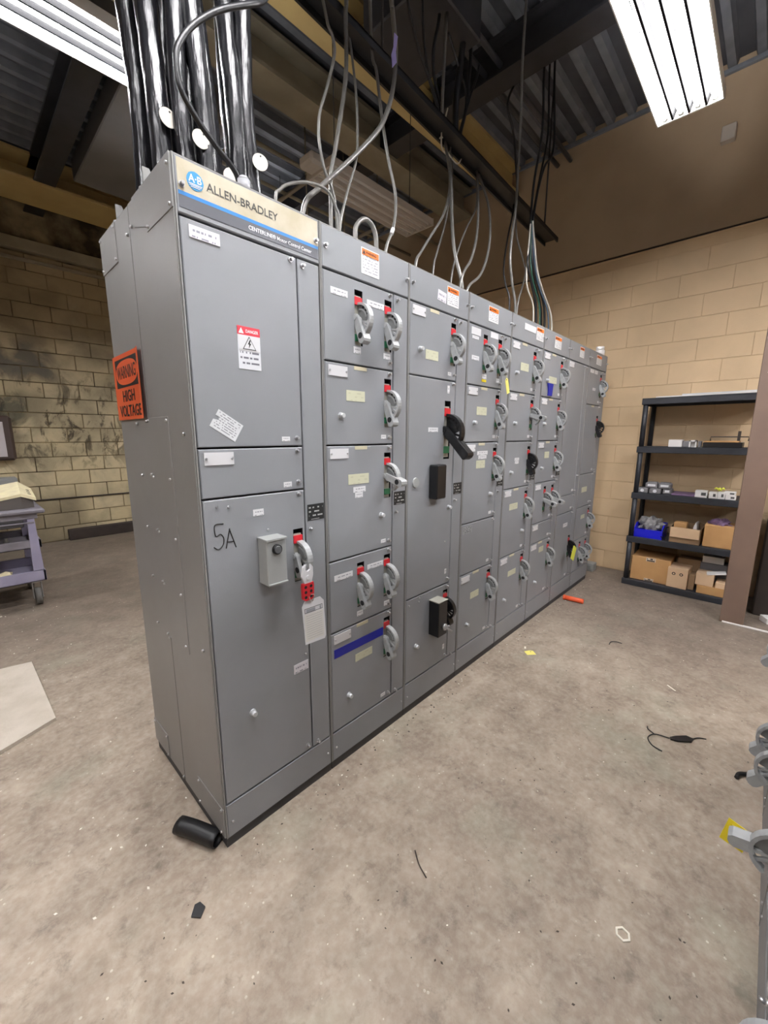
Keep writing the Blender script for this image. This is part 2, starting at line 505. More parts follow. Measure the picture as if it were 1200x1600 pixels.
# wall at the far end of the aisle: beige painted block up to a ledge, plain brown wall above
wall_r = add('wall_right', B(XW, XW + .14, YF, YB + .1, 0, 3.36, 'mortar'), label='beige painted concrete block wall behind the shelf', kind='structure')
BL, BH = .4064, .2032
def block_mesh(w, m, ax):
    g = .004
    if ax == 'x':
        return B(-.005, .004, .0008, w - .0008, .0025, BH - .0025, m, .002)
    g = .011
    return B(g / 2, w - g / 2, -.012, .004, g / 2, BH - g / 2, m, .004)
bx = block_mesh(BL, 'block', 'x')
for r in range(16):
    z = .105 + r * BH - BH / 2
    for c in range(-6, 12):
        y = c * BL + (BL / 2 if r % 2 else 0) - .02
        if z + BH > 3.36 or z < 0:
            continue
        if y > .25 and z < 2.1:
            continue
        if y > 3.6 or y < -2.3:
            continue
        add('block', bx, wall_r, (XW, y, z))
add('upper_wall', B(XW + .012, XW + .17, YF, YB + .1, 3.392, ZC + .3, 'plaster'), wall_r, label='plain brown upper wall')
add('ledge', B(XW - .010, XW + .05, YF, YB, 3.352, 3.366, 'mortar', .003), wall_r)
add('shadow_gap', B(XW + .03, XW + .05, YF, YB, 3.36, 3.40, 'base_brown'), wall_r)  # dark strip standing in for the shade above the ledge
add('top_plate', B(XW - .02, XW + .05, YF, YB, ZC - .035, ZC, 'rib'), wall_r)
add('junction_box', B(XW - .06, XW + .03, -.70, -.60, 4.08, 4.20, 'housing_old', .006), wall_r)
# wall at the back of the room: stained block
wall_b = add('wall_back', B(XL, XW + .1, YB, YB + .14, 0, ZC + .3, 'mortar_dirty'), label='grimy water stained block wall behind the cart', kind='structure')
by = block_mesh(BL, 'block_dirty', 'y')
for r in range(19):
    z = r * BH + .005
    for c in range(-4, 11):
        x = c * BL + (BL / 2 if r % 2 else 0) + .05
        if x + BL > XW:
            continue
        add('block', by, wall_b, (x, YB, z))
add('ledge', B(XL, XW, YB - .10, YB, 3.88, 4.02, 'drab_steel', .006), wall_b)
add('ledge', B(XL, XW, YB - .05, YB, 3.76, 3.80, 'drab_steel', .004), wall_b)
add('baseboard_back', B(.50, XW, YB - .10, YB - .0, 0, .16, 'base_brown', .008), label='dark brown base strip along the back wall', kind='structure')
add('wall_left', B(XL - .14, XL, YF, YB, 0, ZC + .3, 'offwall'), label='wall on the near left of the room', kind='structure')
add('wall_front', B(XL, XW + .1, YF - .14, YF, 0, ZC + .3, 'offwall'), label='wall behind the camera', kind='structure')

# ceiling: ribbed roof deck on steel
ceil = add('ceiling', B(XL, XW + .1, YF, YB + .1, ZC + .06, ZC + .2, 'deck'), label='dark ribbed metal roof deck', kind='structure')
ribm = MB().prism_x([(-.045, .06), (-.028, 0), (.028, 0), (.045, .06)], XL, XW).mesh('deck_rib', 'rib')
for k in range(66):
    add('deck_rib', ribm, ceil, (0, YF + .1 + k * .19, ZC))
for x in (-1.9, .62, 3.02):
    add('purlin', MB().box(x - .10, x + .10, YF, YB, 4.38, 4.40).box(x - .012, x + .012, YF, YB, 4.40, ZC - .03).box(x - .10, x + .10, YF, YB, ZC - .03, ZC).mesh('purlin', 'dark_steel'), ceil)
def ibeam(y0, y1, z0, m):
    yc = (y0 + y1) / 2
    return MB().box(XL, XW, y0, y1, z0, z0 + .03).box(XL, XW, yc - .012, yc + .012, z0 + .03, ZC - .03).box(XL, XW, y0, y1, ZC - .03, ZC).mesh('beam', m)
add('steel_beam', ibeam(1.30, 1.53, 4.37, 'tan_steel'), ceil)
add('steel_beam', ibeam(1.95, 2.24, 4.35, 'drab_steel'), ceil)
add('steel_beam', ibeam(5.16, 5.80, 4.36, 'tan_steel'), ceil)
add('duct', B(.86, 1.75, 2.75, 4.95, 4.42, 4.64, 'duct', .01), ceil)
add('duct', B(1.9, 2.5, .6, 1.2, 4.3, 4.6, 'dark_steel', .01), ceil)
for k, (x, y) in enumerate([(1.75, 2.5), (2.35, 2.5), (2.95, 2.6), (3.5, 2.6)]):
    add('hanger_rod', MB().cyl((x, y, 3.6), (x, y, ZC), .008, n=6).mesh('rod', 'drab_steel'), ceil)
for y in (2.5, 3.0, 3.6, 4.3):
    add('conduit_run', MB().cyl((1.45, y, 4.18), (XW, y, 4.18), .018, n=8).mesh('conduit', 'drab_steel'), ceil)
for x in (1.6, 2.4, 3.6):
    add('conduit_run', MB().cyl((x, 2.3, 4.12), (x, 6.0, 4.12), .02, n=8).mesh('conduit', 'drab_steel'), ceil)
add('conduit_run', MB().cyl((XL, .72, 4.5), (XW, .72, 4.5), .022, n=8).mesh('conduit', 'deck'), ceil)
add('conduit_run', MB().cyl((XL, .86, 4.5), (XW, .86, 4.5), .022, n=8).mesh('conduit', 'deck'), ceil)

# ------------------------------------------------------------------ fluorescent fixtures
SLOT = .011
def fixture(xc, yc, lit, label, old=False, SLOT=SLOT):
    L, W, z = 1.22, .33, 3.45
    root = add('fluorescent_fixture', None, None, (xc, yc, z), label=label, cat='light fixture', group='ceiling light fixtures')
    hm = 'housing_old' if old else 'housing'
    h = MB()
    # back pan in strips: slots added over the tubes to brighten the roof
    es = [-W / 2] + [v for k in range(4) for v in (-W / 2 + W / 4 * (k + .5) - SLOT, -W / 2 + W / 4 * (k + .5) + SLOT)] + [W / 2]
    for a, b in zip(es[::2], es[1::2]):
        h.box(-L / 2, L / 2, a, b, .045, .052)
    for s in (-1, 1):
        h.prism_x([(s * W / 2, .0), (s * (W / 2 - .006), .0), (s * (W / 2 - .02), .045), (s * W / 2, .045)], -L / 2, L / 2)
        h.box(s * L / 2 - (.012 if s > 0 else 0), s * L / 2 + (0 if s > 0 else .012), -W / 2, W / 2, 0, .06)
    add('housing', h.mesh('housing', hm), root)
    for k in range(5):
        y = -W / 2 + W / 4 * k
        if 0 < k < 4:
            add('reflector_ridge', MB().prism_x([(-.016, .045), (-.0055, .002), (.0055, .002), (.016, .045)], -L / 2 + .012, L / 2 - .012).mesh('ridge', 'ridge_shade' if lit else hm), root, (0, y, 0))
    for k in range(4):
        y = -W / 2 + W / 4 * (k + .5)
        t = add('tube', MB().cyl((-L / 2 + .03, 0, 0), (L / 2 - .03, 0, 0), .0135, n=10).mesh('tube', 'tube_on' if lit else 'tube_off'), root, (0, y, .022))
        for s in (-1, 1):
            add('lamp_holder', B(s * (L / 2 - .03) - .01, s * (L / 2 - .03) + .01, -.012, .012, -.012, .03, hm), t)
    for s in (-1, 1):
        add('suspension_wire', MB().cyl((s * .45, 0, .06), (s * .45, 0, ZC - z), .004, n=6).mesh('wire', 'dark_steel'), root)
    if old:
        add('fixture_bracket', MB().box(-.60, -.48, .06, .16, .05, .16, 0, .02).box(-.72, -.58, -.06, .10, .02, .10, 0, .02).mesh('bracket', hm), root)
    return root
fixture(2.26, -.655, True, 'lit four tube light fixture over the aisle at upper right')
fixture(.12, 1.425, True, 'lit four tube light fixture behind the thick black cables', SLOT=.005)
fixture(2.26, 1.425, False, 'unlit dusty light fixture hanging behind the thin cables', True)
fixture(.12, -.655, True, 'lit light fixture over the near end of the aisle')
fixture(.12, -2.735, True, 'lit light fixture in the row beyond the cabinets across the aisle')
fixture(2.26, -2.735, True, 'lit light fixture in the row beyond the opposite cabinets, far end')
fixture(-2.02, -.655, True, 'added unseen lit fixture behind the camera on the left')  # unseen lamp added to light the room more
fixture(.12, -4.815, True, 'added unseen lit fixture in the second row beyond the opposite cabinets')  # unseen row added to brighten the upper cabinet doors
fixture(2.26, -4.815, True, 'added unseen lit fixture at the far end of the second row beyond')  # second lamp of that unseen row, added for the same doors
fixture(2.26, 3.505, True, 'added lit fixture hidden behind the cabinet row', SLOT=.003)  # out of sight, added to brighten the back wall
fixture(-2.02, 3.505, True, 'added unseen lit fixture left of the view over the cart')  # out of view, added to light the left of the room

# ------------------------------------------------------------------ motor control cabinets
SW, SD, SH = .508, .742, 2.287
def LZ(n):
    return 2.135 - n * .1625

def panel(w, h, holes=(), t=.035, bev=.003):
    """door panel with chamfered rim and real openings; front at y=0, corner at 0,0"""
    bm = bmesh.new()
    xs = sorted({bev, w - bev} | {v for q in holes for v in q[:2]})
    zs = sorted({bev, h - bev} | {v for q in holes for v in q[2:]})
    V = {}
    def v(x, y, z):
        k = (round(x, 5), round(y, 5), round(z, 5))
        if k not in V:
            V[k] = bm.verts.new(k)
        return V[k]
    inh = lambda x, z: any(a < x < b and c < z < d for a, b, c, d in holes)
    for i in range(len(xs) - 1):
        for j in range(len(zs) - 1):
            if not inh((xs[i] + xs[i + 1]) / 2, (zs[j] + zs[j + 1]) / 2):
                bm.faces.new([v(xs[i], 0, zs[j]), v(xs[i + 1], 0, zs[j]), v(xs[i + 1], 0, zs[j + 1]), v(xs[i], 0, zs[j + 1])])
    O = [(0, 0), (w, 0), (w, h), (0, h)]
    I = [(bev, bev), (w - bev, bev), (w - bev, h - bev), (bev, h - bev)]
    for k in range(4):
        a, b = k, (k + 1) % 4
        bm.faces.new([v(O[a][0], bev, O[a][1]), v(O[b][0], bev, O[b][1]), v(I[b][0], 0, I[b][1]), v(I[a][0], 0, I[a][1])])
        bm.faces.new([v(O[a][0], t, O[a][1]), v(O[b][0], t, O[b][1]), v(O[b][0], bev, O[b][1]), v(O[a][0], bev, O[a][1])])
    for a, b, c, d in holes:
        C = [(a, c), (b, c), (b, d), (a, d)]
        for k in range(4):
            p, q = C[k], C[(k + 1) % 4]
            f = bm.faces.new([v(p[0], 0, p[1]), v(q[0], 0, q[1]), v(q[0], t, q[1]), v(p[0], t, p[1])]); f.material_index = 1
        f = bm.faces.new([v(x, t, z) for x, z in C]); f.material_index = 1
    bmesh.ops.recalc_face_normals(bm, faces=bm.faces)
    me = bpy.data.meshes.new('door')
    bm.to_mesh(me); bm.free()
    me.materials.append(M['grey']); me.materials.append(M['void'])
    return me

def arc(r, a0, a1, n=14):
    return [(-r * math.cos(math.radians(a0 + (a1 - a0) * k / n)), r * math.sin(math.radians(a0 + (a1 - a0) * k / n))) for k in range(n + 1)]

_hc = {}
def handle_parts(kind, ang, k=1.0, ln=.110):
    key = (kind, ang, k, ln)
    if key in _hc:
        return _hc[key]
    m = 'cast' if kind == 'grey' else 'blackp'
    m2 = 'cast_dark' if kind == 'grey' else 'blackp'
    d = MB()
    d.prism_x([(.010 * k, -.03 * k), (.010 * k, .060 * k)] + [(a * k, b * k) for a, b in arc(.058, 95, 6, 10)] + [(-.012 * k, -.012 * k)], -.003 * k, .004 * k, 2)
    d.prism_x([(a * k, b * k) for a, b in arc(.069, 96, -58) + arc(.060, -58, 96)], -.012 * k, .012 * k)
    d.prism_x([(a * k, b * k) for a, b in arc(.047, 84, 12, 8) + arc(.042, 12, 84, 8)], -.007 * k, -.002 * k)
    for th in (-12, -34):
        c, s = math.cos(math.radians(th)), math.sin(math.radians(th))
        u = Vector((-c, s)); n = Vector((s, c)) * .004
        q = [u * .008 + n, u * .066 + n, u * .066 - n, u * .008 - n]
        d.prism_x([(v.x * k, v.y * k) for v in q], -.004 * k, .004 * k)
    d.cyl((-.014 * k, 0, 0), (.010 * k, 0, 0), .017 * k, n=14)
    for th in (62, 40, 22):
        a, b = arc(.054, th, th, 1)[0]
        d.cyl((-.006 * k, a * k, b * k), (-.002 * k, a * k, b * k), .0045 * k, n=8, mi=1)
    dial = d.mesh('dial', [m, 'void', m2])
    l = MB()
    c, s = math.cos(math.radians(ang)), math.sin(math.radians(ang))
    u = Vector((-c, s)); n = Vector((s, c))
    w0, w1 = .0135 * k, .0165 * k
    def P(t, w):
        return tuple(u * t + n * w)
    end = ln
    body = [P(-.012 * k, -w0 * .6), P(-.014 * k, 0), P(-.012 * k, w0 * .6), P(0, w0), P(end - .012, w1), P(end - .003, w1 * .7), P(end, 0), P(end - .003, -w1 * .7), P(end - .012, -w1), P(0, -w0)]
    l.prism_x(body, -.026 * k, -.012 * k)
    blk = [P(end * .52, w1), P(end - .012, w1), P(end - .003, w1 * .7), P(end, 0), P(end - .003, -w1 * .7), P(end - .012, -w1), P(end * .52, -w1)]
    l.prism_x(blk, -.012 * k, .012 * k)
    h = P(end - .031, 0)
    l.cyl((-.0255 * k, *h), (-.0268 * k, *h), .012 * k, n=14, mi=1)
    l.cyl((-.029 * k, 0, 0), (-.026 * k, 0, 0), .010 * k, n=12)
    lever = l.mesh('lever', [m, 'void'])
    _hc[key] = (dial, lever)
    return _hc[key]

SLOT_BOX = {}
def add_handle(door, x, z_top, kind='grey', ang=-68, k=1.0, ln=.110, sw=.022, sl=.210):
    """x, z_top: slot centre and slot top in door coordinates"""
    hz = z_top - .106 * k
    if ('p', k) not in SLOT_BOX:
        SLOT_BOX[('p', k)] = B(-sw + .003, sw - .006, .004, .014, -.103 * k, .086 * k, 'slotplate')
        SLOT_BOX[('r', k)] = B(-sw + .0005, sw - .003, -.0015, .006, .050 * k, .080 * k, 'red')
        SLOT_BOX[('g', k)] = B(-sw + .002, sw - .004, -.002, .006, -.088 * k, -.062 * k, 'green')
    add('slot_plate', SLOT_BOX[('p', k)], door, (x, 0, hz))
    add('red_flag', SLOT_BOX[('r', k)], door, (x, 0, hz), label='red position flag')
    add('green_flag', SLOT_BOX[('g', k)], door, (x, 0, hz), label='green position flag')
    dial, lever = handle_parts(kind, ang, k, ln)
    lab = {'grey': 'cast grey', 'black': 'black plastic'}[kind]
    add('handle_dial', dial, door, (x + .004, -.002, hz - .010 * k), label=lab + ' half-round handle dial')
    add('handle_lever', lever, door, (x + .002, -.004, hz), label=lab + ' handle lever')
    return hz

def stick(parent, x0, x1, z0, z1, m, name='label_plate', y=0.0, t=.0012, roll=0.0, label=None):
    w, h = x1 - x0, z1 - z0
    me = B(-w / 2, w / 2, -t, .0004, -h / 2, h / 2, m)
    return add(name, me, parent, ((x0 + x1) / 2, y, (z0 + z1) / 2), (0, roll, 0), label=label)

SCREW = MB().cyl((0, .002, 0), (0, -.004, 0), .0085, n=10).cyl((0, -.004, 0), (0, -.016, 0), .0055, .005, n=8).mesh('screw', 'screw')
SMALL = MB().cyl((0, .002, 0), (0, -.004, 0), .0055, .004, n=8).mesh('screw', 'screw')
KNOB = MB().cyl((0, .002, 0), (0, -.004, 0), .013, n=12).cyl((0, -.004, 0), (0, -.022, 0), .011, .009, n=12).mesh('knob', 'knob')
def screw(p, x, z, y=0.0):
    return add('latch_screw', SCREW, p, (x, y, z))
def small(p, x, z, y=0.0, name='screw'):
    return add(name, SMALL, p, (x, y, z))

def warn_sticker(p, x0, x1, z0, z1):
    """orange headed warning sticker on a top cover"""
    s = stick(p, x0, x1, z0, z1, 'p_warn', 'warning_sticker', label='white warning sticker with orange header')
    return s

def section(X0, Y0, rz, label, units, warn=None, group='grey control cabinets in a row', plate=True, first=False):
    root = add('control_cabinet', None, None, (X0, Y0, 0), (0, 0, rz), label=label, cat='cabinet', group=group)
    # shell, open at the front behind the doors
    b = MB()
    b.box(.0015, SW - .0015, .040, SD, .05, SH - .004, 0)
    b.box(.004, SW - .004, .036, .041, .05, SH - .004, 2)  # dark sheet seen through the door gaps, their shade painted in
    b.box(.002, SW - .002, .006, SD - .004, 0, .046, 1)
    b.box(.0012, .0055, -.001, .04, .045, SH - .002, 0)
    b.box(SW - .0045, SW - .0012, -.001, .04, .045, SH - .002, 0)
    b.box(.0015, SW - .0015, .004, SD, SH - .004, SH, 0)
    add('body', b.mesh('body', ['grey_side', 'base_grey', 'void']), root)
    # top cover
    tw = SW - .012
    tm = panel(tw, .142)
    tm.transform(Matrix.Translation((0, 0, -.011)))
    tc_ = add('top_cover', tm, root, (.006, -.0005, 2.150))
    for x in (.016, tw - .016):
        screw(tc_, x, .062)
    if warn:
        x0, x1, z0, z1 = warn
        warn_sticker(tc_, x0 - .006, x1 - .006, z0 - 2.150, z1 - 2.150)
        stick(tc_, x0 - .002, x1 - .010, z1 - 2.150 - .026, z1 - 2.150 - .004, 'orange', 'sticker_header', y=-.0010)
        t = add('warning_triangle', MB().prism_y([(-.008, -.007), (.008, -.007), (0, .008)], -.0006, 0).mesh('tri', 'ink'), tc_, (x0 + .008, -.0024, z1 - 2.150 - .016))
        text(tc_, 'WARNING', .013, 'ink', x0 + .048, -.0026, z1 - 2.150 - .0155, width=.060)
    # kick plate and wireway door
    kp = add('kick_plate', panel(SW - .013, .140), root, (.0065, 0, .042))
    for x in (.021, SW - .03):
        small(kp, x, .062)
    ww = add('wireway_door', panel(.0935, LZ(0) - LZ(12) - .004), root, (.4055, 0, LZ(12) + .002))
    screw(ww, .02, LZ(0) - LZ(12) - .024)
    screw(ww, .02, .975)
    screw(ww, .024, .018)
    if plate:
        stick(ww, .008, .089, 1.193 - LZ(12), 1.257 - LZ(12), 'p_black', 'data_plate', label='black data plate')
    doors = []
    for u in units:
        z0, z1 = LZ(u['b']) + .0032, LZ(u['t']) - .0032
        x0, w = .0095, .3905
        holes = []
        for h in u.get('h', ()):
            k = h.get('k', 1.0); sw = .022 * (1.25 if k > 1 else 1)
            zt = h.get('z', LZ(u['t']) - .037) - z0
            holes.append((h['x'] - x0 - sw, h['x'] - x0 + sw, zt - .210 * h.get('ks', k), zt))
        d = add('door', panel(w, z1 - z0, holes), root, (x0, 0, z0))
        doors.append((d, x0, z0, z1))
        for h in u.get('h', ()):
            k = h.get('k', 1.0)
            zt = h.get('z', LZ(u['t']) - .037) - z0
            add_handle(d, h['x'] - x0, zt, h.get('kind', 'grey'), h.get('a', -68), k, h.get('ln', .110 * k), .022 * (1.25 if k > 1 else 1))
        H = z1 - z0
        screw(d, .366, H - .012)
        screw(d, .366, .028)
        if u.get('plate'):
            pl = stick(d, .016, .114, H - .050, H - .010, 'p_plate' if u['plate'] == 2 else 'white', 'nameplate', t=.003)
            for x in (-.043, .043):
                small(pl, x, 0, -.002)
        if u.get('strip'):
            stick(d, .152, .225, H - .016, H - .001, 'cream', 'label_strip')
        if u.get('old'):
            q = u['old'] if isinstance(u['old'], tuple) else (.117, .222, LZ(u['t']) - .145, LZ(u['t']) - .102)
            stick(d, q[0] - x0, q[1] - x0, q[2] - z0, q[3] - z0, 'p_cream', 'faded_label')
        if u.get('tag', True):
            stick(d, .314, .346, .022, .040, 'p_white', 'unit_number_tag')
        for (x, z) in u.get('knob', ()):
            add('knob', KNOB, d, (x - x0, 0, z - z0))
        for (xa, xb, za, zb, m, nm) in u.get('lab', ()):
            stick(d, xa - x0, xb - x0, za - z0, zb - z0, m, nm)
    return root, doors, tc_, ww

h1 = dict(x=.366)
hL = dict(x=.190)
# --- nearest section: brand sign, three doors
s1, d1, tc1, ww1 = section(0, 0, 0, 'nearest grey control cabinet with cream brand sign and handwritten 5A on its lowest door', [
    dict(t=0, b=4, tag=False, lab=[(.312, .346, 1.505, 1.521, 'p_white', 'unit_number_tag')]),
    dict(t=4, b=5, plate=1, tag=False, lab=[(.311, .346, 1.337, 1.356, 'p_white', 'unit_number_tag')]),
    dict(t=5, b=12, tag=False, h=[dict(x=.366, z=1.172, a=-72, ln=.085)], knob=[(.134, .505)],
         lab=[(.182, .223, 1.247, 1.270, 'p_white', 'unit_number_tag'), (.322, .392, .572, .612, 'p_plate', 'white_label')])])
# brand sign on the top cover
W = SW - .012
stick(tc1, .006, W - .006, .046, .127, 'sign_cream', 'brand_sign', label='cream part of the brand sign')
stick(tc1, .006, W - .006, .036, .0462, 'sign_blue', 'blue_stripe', label='bright blue stripe of the brand sign')
stick(tc1, .006, W - .006, .004, .0362, 'sign_grey', 'grey_stripe', label='dark grey stripe of the brand sign')
add('logo_disc', MB().cyl((0, .0005, 0), (0, -.0010, 0), .0245, n=8).cyl((0, .0004, 0), (0, -.0009, 0), .0238, n=28).mesh('disc', 'logo_blue'), tc1, (.055, -.0012, .083))
text(tc1, 'A·B', .027, 'print_white', .055, -.0028, .087, bold=.0004, width=.037)
stick(tc1, .036, .074, .0735, .0750, 'print_white', 'logo_line', y=-.0022)
stick(tc1, .038, .072, .0700, .0712, 'print_white', 'logo_line', y=-.0022)
stick(tc1, .042, .068, .0660, .0672, 'print_white', 'logo_line', y=-.0022)
text(tc1, 'ALLEN-BRADLEY', .032, 'ink_grey', .206, -.0018, .082, bold=.0002, width=.238)
text(tc1, 'CENTERLINE® Motor Control Center', .017, 'print_white', .338, -.0018, .0195, bold=.0001, width=.244)
dA, xA, zA, _ = d1[0]
stick(dA, .023, .114, 2.084 - zA, 2.117 - zA, 'p_plate', 'nameplate', t=.003)
dg = stick(dA, .153, .233, 1.739 - zA, 1.871 - zA, 'p_danger', 'danger_sticker', label='white danger sticker with red header')
stick(dA, .153, .233, 1.845 - zA, 1.871 - zA, 'sign_red', 'sticker_header', y=-.0009)
stick(dA, .156, .230, 1.797 - zA, 1.8445 - zA, 'white', 'sticker_field', y=-.0009)
text(dA, 'DANGER', .014, 'print_white', .204, -.0024, 1.857 - zA, width=.044)
add('warning_triangle', MB().prism_y([(-.009, -.008), (.009, -.008), (0, .009)], -.0006, 0).mesh('tri', 'print_white'), dA, (.166, -.0021, 1.857 - zA))
tri = MB()
tri.prism_y([(-.024, -.019), (.024, -.019), (0, .022)], -.0005, 0, 0)
tri.prism_y([(-.0205, -.0170), (.0205, -.0170), (0, .0180)], -.0009, -.0004, 1)
add('shock_triangle', tri.mesh('tri', ['ink', 'white']), dA, (.193, -.0021, 1.820 - zA))
add('lightning_bolt', MB().prism_y([(.001, .013), (-.006, -.001), (-.001, -.001), (-.003, -.013), (.006, .002), (.001, .002), (.005, .013)], -.0006, 0).mesh('bolt', 'ink'), dA, (.193, -.0030, 1.818 - zA))
torn = MB().prism_y([(-.047, .030), (.048, .030), (.048, -.032), (-.048, -.032), (-.048, -.006), (-.030, .000), (-.036, .010), (-.047, .009)], -.0012, .0004)
add('torn_sticker', torn.mesh('torn', 'p_torn'), dA, (.0985, 0, 1.557 - zA), (0, math.radians(32), 0), label='torn white printed sticker stuck on at a slant')
dC, xC, zC_, _ = d1[2]
# hand-drawn 5A
def stroke(pts, x, z):
    return add('handwriting', MB().tube([(p[0], 0, p[1]) for p in pts], .0019, n=5, sub=5).mesh('stroke', 'ink'), dC, (x, -.0005, z))
stroke([(.036, .090), (.007, .088), (.008, .052), (.024, .056), (.034, .040), (.030, .018), (.014, .006), (-.001, .016)], .027, 1.148 - zC_)
stroke([(.040, .004), (.055, .064), (.057, .062), (.075, .002)], .027, 1.148 - zC_)
stroke([(.043, .026), (.066, .024)], .027, 1.148 - zC_)
cb = MB()
cb.box(-.040, .040, -.060, .0, -.082, .080, 0, .003).box(-.042, .042, -.066, .0, .076, .084, 0, .001).box(-.040, .040, -.066, .0, -.086, -.080, 0, .001)
add('control_box', cb.mesh('control_box', 'box_grey'), dC, (.223, 0, 1.086 - zC_), label='grey metal push-button box')
add('push_button', MB().cyl((0, .002, 0), (0, -.010, 0), .0185, .0175, n=18, mi=1).cyl((0, -.010, 0), (0, -.013, 0), .014, .013, n=18).mesh('button', ['button', 'blackp']), dC, (.222, -.060, 1.130 - zC_), label='dark round push button')
for x, z in ((.045, 1.296), (.084, 1.291), (.228, 1.190), (.372, .640)):
    small(dC, x, z - zC_, name='hole_plug')
# left side of the nearest section: bolted panels with lipped seams
side = MB()
side.box(-.0030, .002, .005, .381, .045, SH - .002, 0, .0012)
side.box(-.0022, .002, .389, SD - .001, .045, SH - .002, 0, .0012)
side.box(-.0008, .001, .380, .390, .045, SH - .002, 1)
add('side_panel', side.mesh('side_panel', ['grey_side', 'void']), s1)
add('side_panel', B(-.0055, -.002, .190, .392, .72, 1.588, 'grey_side', .001), s1)
add('corner_plate', MB().prism_x([(.004, SH - .002), (.004, 2.150), (.215, 2.150), (.215, 2.165), (.33, 2.20), (.33, SH - .002)], -.0055, -.002).mesh('plate', 'grey_side'), s1)
add('corner_plate', MB().prism_x([(.540, SH - .002), (.540, 2.152), (SD, 2.152), (SD, SH - .002)], -.0055, -.002).mesh('plate', 'grey_side'), s1)
add('corner_plate', MB().prism_x([(.560, .05), (.560, .165), (SD, .165), (SD, .05)], -.0055, -.002).mesh('plate', 'grey_side'), s1)
add('corner_plate', MB().prism_x([(.004, .05), (.004, .172), (.226, .172), (.226, .05)], -.0055, -.002).mesh('plate', 'grey_side'), s1)
SIDE = MB().cyl((.002, 0, 0), (-.006, 0, 0), .006, .0045, n=8).mesh('side_screw', 'screw')
for y, z in [(.020, 2.262), (.020, 2.162), (.200, 2.160), (.552, 2.272), (.552, 2.165), (.728, 2.272), (.728, 2.165), (.355, 2.210), (.405, 2.200), (.200, 1.575), (.380, 1.578), (.404, 1.578), (.520, 1.570),
             (.063, 1.530), (.215, 1.375), (.384, 1.372), (.404, 1.380), (.52, 1.37), (.215, 1.16), (.384, 1.16), (.404, 1.165), (.52, 1.16), (.215, .95), (.384, .95), (.404, .955), (.52, .95),
             (.215, .745), (.384, .72), (.404, .73), (.52, .74), (.057, .790), (.388, .062), (.57, .155), (.728, .155), (.215, .160), (.015, .165), (.22, .06), (.57, .062), (.03, .06)]:
    add('screw', SIDE, s1, (-.0045, y, z))
for y, w in ((.235, .065), (.535, .06)):
    add('lifting_lug', MB().prism_y([(0, 0), (.05, 0), (.02, .06), (0, .06)], -.002, .002).mesh('lug', 'grey_side'), s1, (.004, y, SH - .004))
    add('top_flange', MB().cyl((.03, y + .06, SH - .002), (.03, y + .06, SH + .025), .02, n=12).mesh('flange', 'wire_grey'), s1)

# --- second section
s2, d2, tc2, ww2 = section(SW, 0, 0, 'second grey control cabinet from the near end with blue tape on its bottom door', [
    dict(t=0, b=2, h=[hL, h1], tag=False, lab=[(.044, .131, 2.056, 2.080, 'p_white', 'white_label'), (.237, .340, 2.052, 2.076, 'p_white', 'white_label'), (.160, .200, 1.856, 1.882, 'p_white', 'unit_number_tag'), (.338, .382, 1.856, 1.880, 'p_white', 'unit_number_tag')]),
    dict(t=2, b=4, h=[h1], plate=1, strip=1, old=1, knob=[(.084, 1.605)]),
    dict(t=4, b=7, h=[dict(x=.366, a=-17)], plate=1, strip=1, old=(.122, .244, 1.318, 1.362), knob=[(.322, 1.161)], lab=[(.150, .223, 1.282, 1.306, 'p_white', 'white_label'), (.160, .206, 1.258, 1.281, 'p_white', 'white_label')]),
    dict(t=7, b=9, h=[hL, h1], tag=False, lab=[(.034, .140, .908, .934, 'p_white', 'white_label'), (.232, .337, .914, .938, 'p_white', 'white_label'), (.165, .202, .706, .730, 'p_white', 'unit_number_tag'), (.346, .384, .700, .724, 'p_white', 'unit_number_tag')]),
    dict(t=9, b=12, h=[h1], plate=1, strip=1, old=(.151, .262, .482, .520), knob=[(.107, .335)]),
], warn=(.206, .309, 2.167, 2.263))
d, x0, z0, z1 = d2[4]
stick(d, .015, .330, .528 - z0 + .022, .570 - z0 + .022, 'tape_blue', 'tape_strip', label='dark blue tape strip', t=.0008)
# --- third section: big black handle
s3, d3, tc3, ww3 = section(2 * SW, 0, 0, 'third grey control cabinet with a large black lever and two black boxes', [
    dict(t=0, b=2, h=[h1], plate=1, strip=1, old=(.131, .235, 1.895, 1.940), knob=[(.085, 1.934)]),
    dict(t=2, b=9, h=[dict(x=.333, z=1.706, kind='black', a=-45, k=1.42, ks=1.46, ln=.205)], tag=False, knob=[(.367, 1.128)],
         lab=[(.165, .249, 1.543, 1.566, 'p_white', 'white_label'), (.325, .345, 1.745, 1.785, 'p_white', 'unit_number_tag'), (.350, .368, .735, .765, 'p_white', 'unit_number_tag')]),
    dict(t=9, b=12, h=[dict(x=.366, kind='black')], tag=False, knob=[(.093, .385)], lab=[(.353, .372, .258, .290, 'p_white', 'unit_number_tag')]),
], warn=(.298, .403, 2.176, 2.265))
stick(tc3, .212, .284, 2.180 - 2.150, 2.228 - 2.150, 'p_plate', 'folded_label', roll=.1)
d, x0, z0, z1 = d3[1]
add('black_box', B(-.043, .043, -.055, 0, -.090, .090, 'blackp', .006), d, (.222 - x0, 0, 1.285 - z0), label='black rectangular box on the middle door')
add('round_plug', MB().cyl((0, .002, 0), (0, -.007, 0), .027, .024, n=20).mesh('plug', 'box_grey'), d, (.068 - x0, 0, 1.290 - z0))
small(d, .333, .931 - z0, name='hole_plug')
stick(d, .355, .372, 1.575 - z0, 1.60 - z0, 'white', 'lever_label', y=-.06)
d, x0, z0, z1 = d3[2]
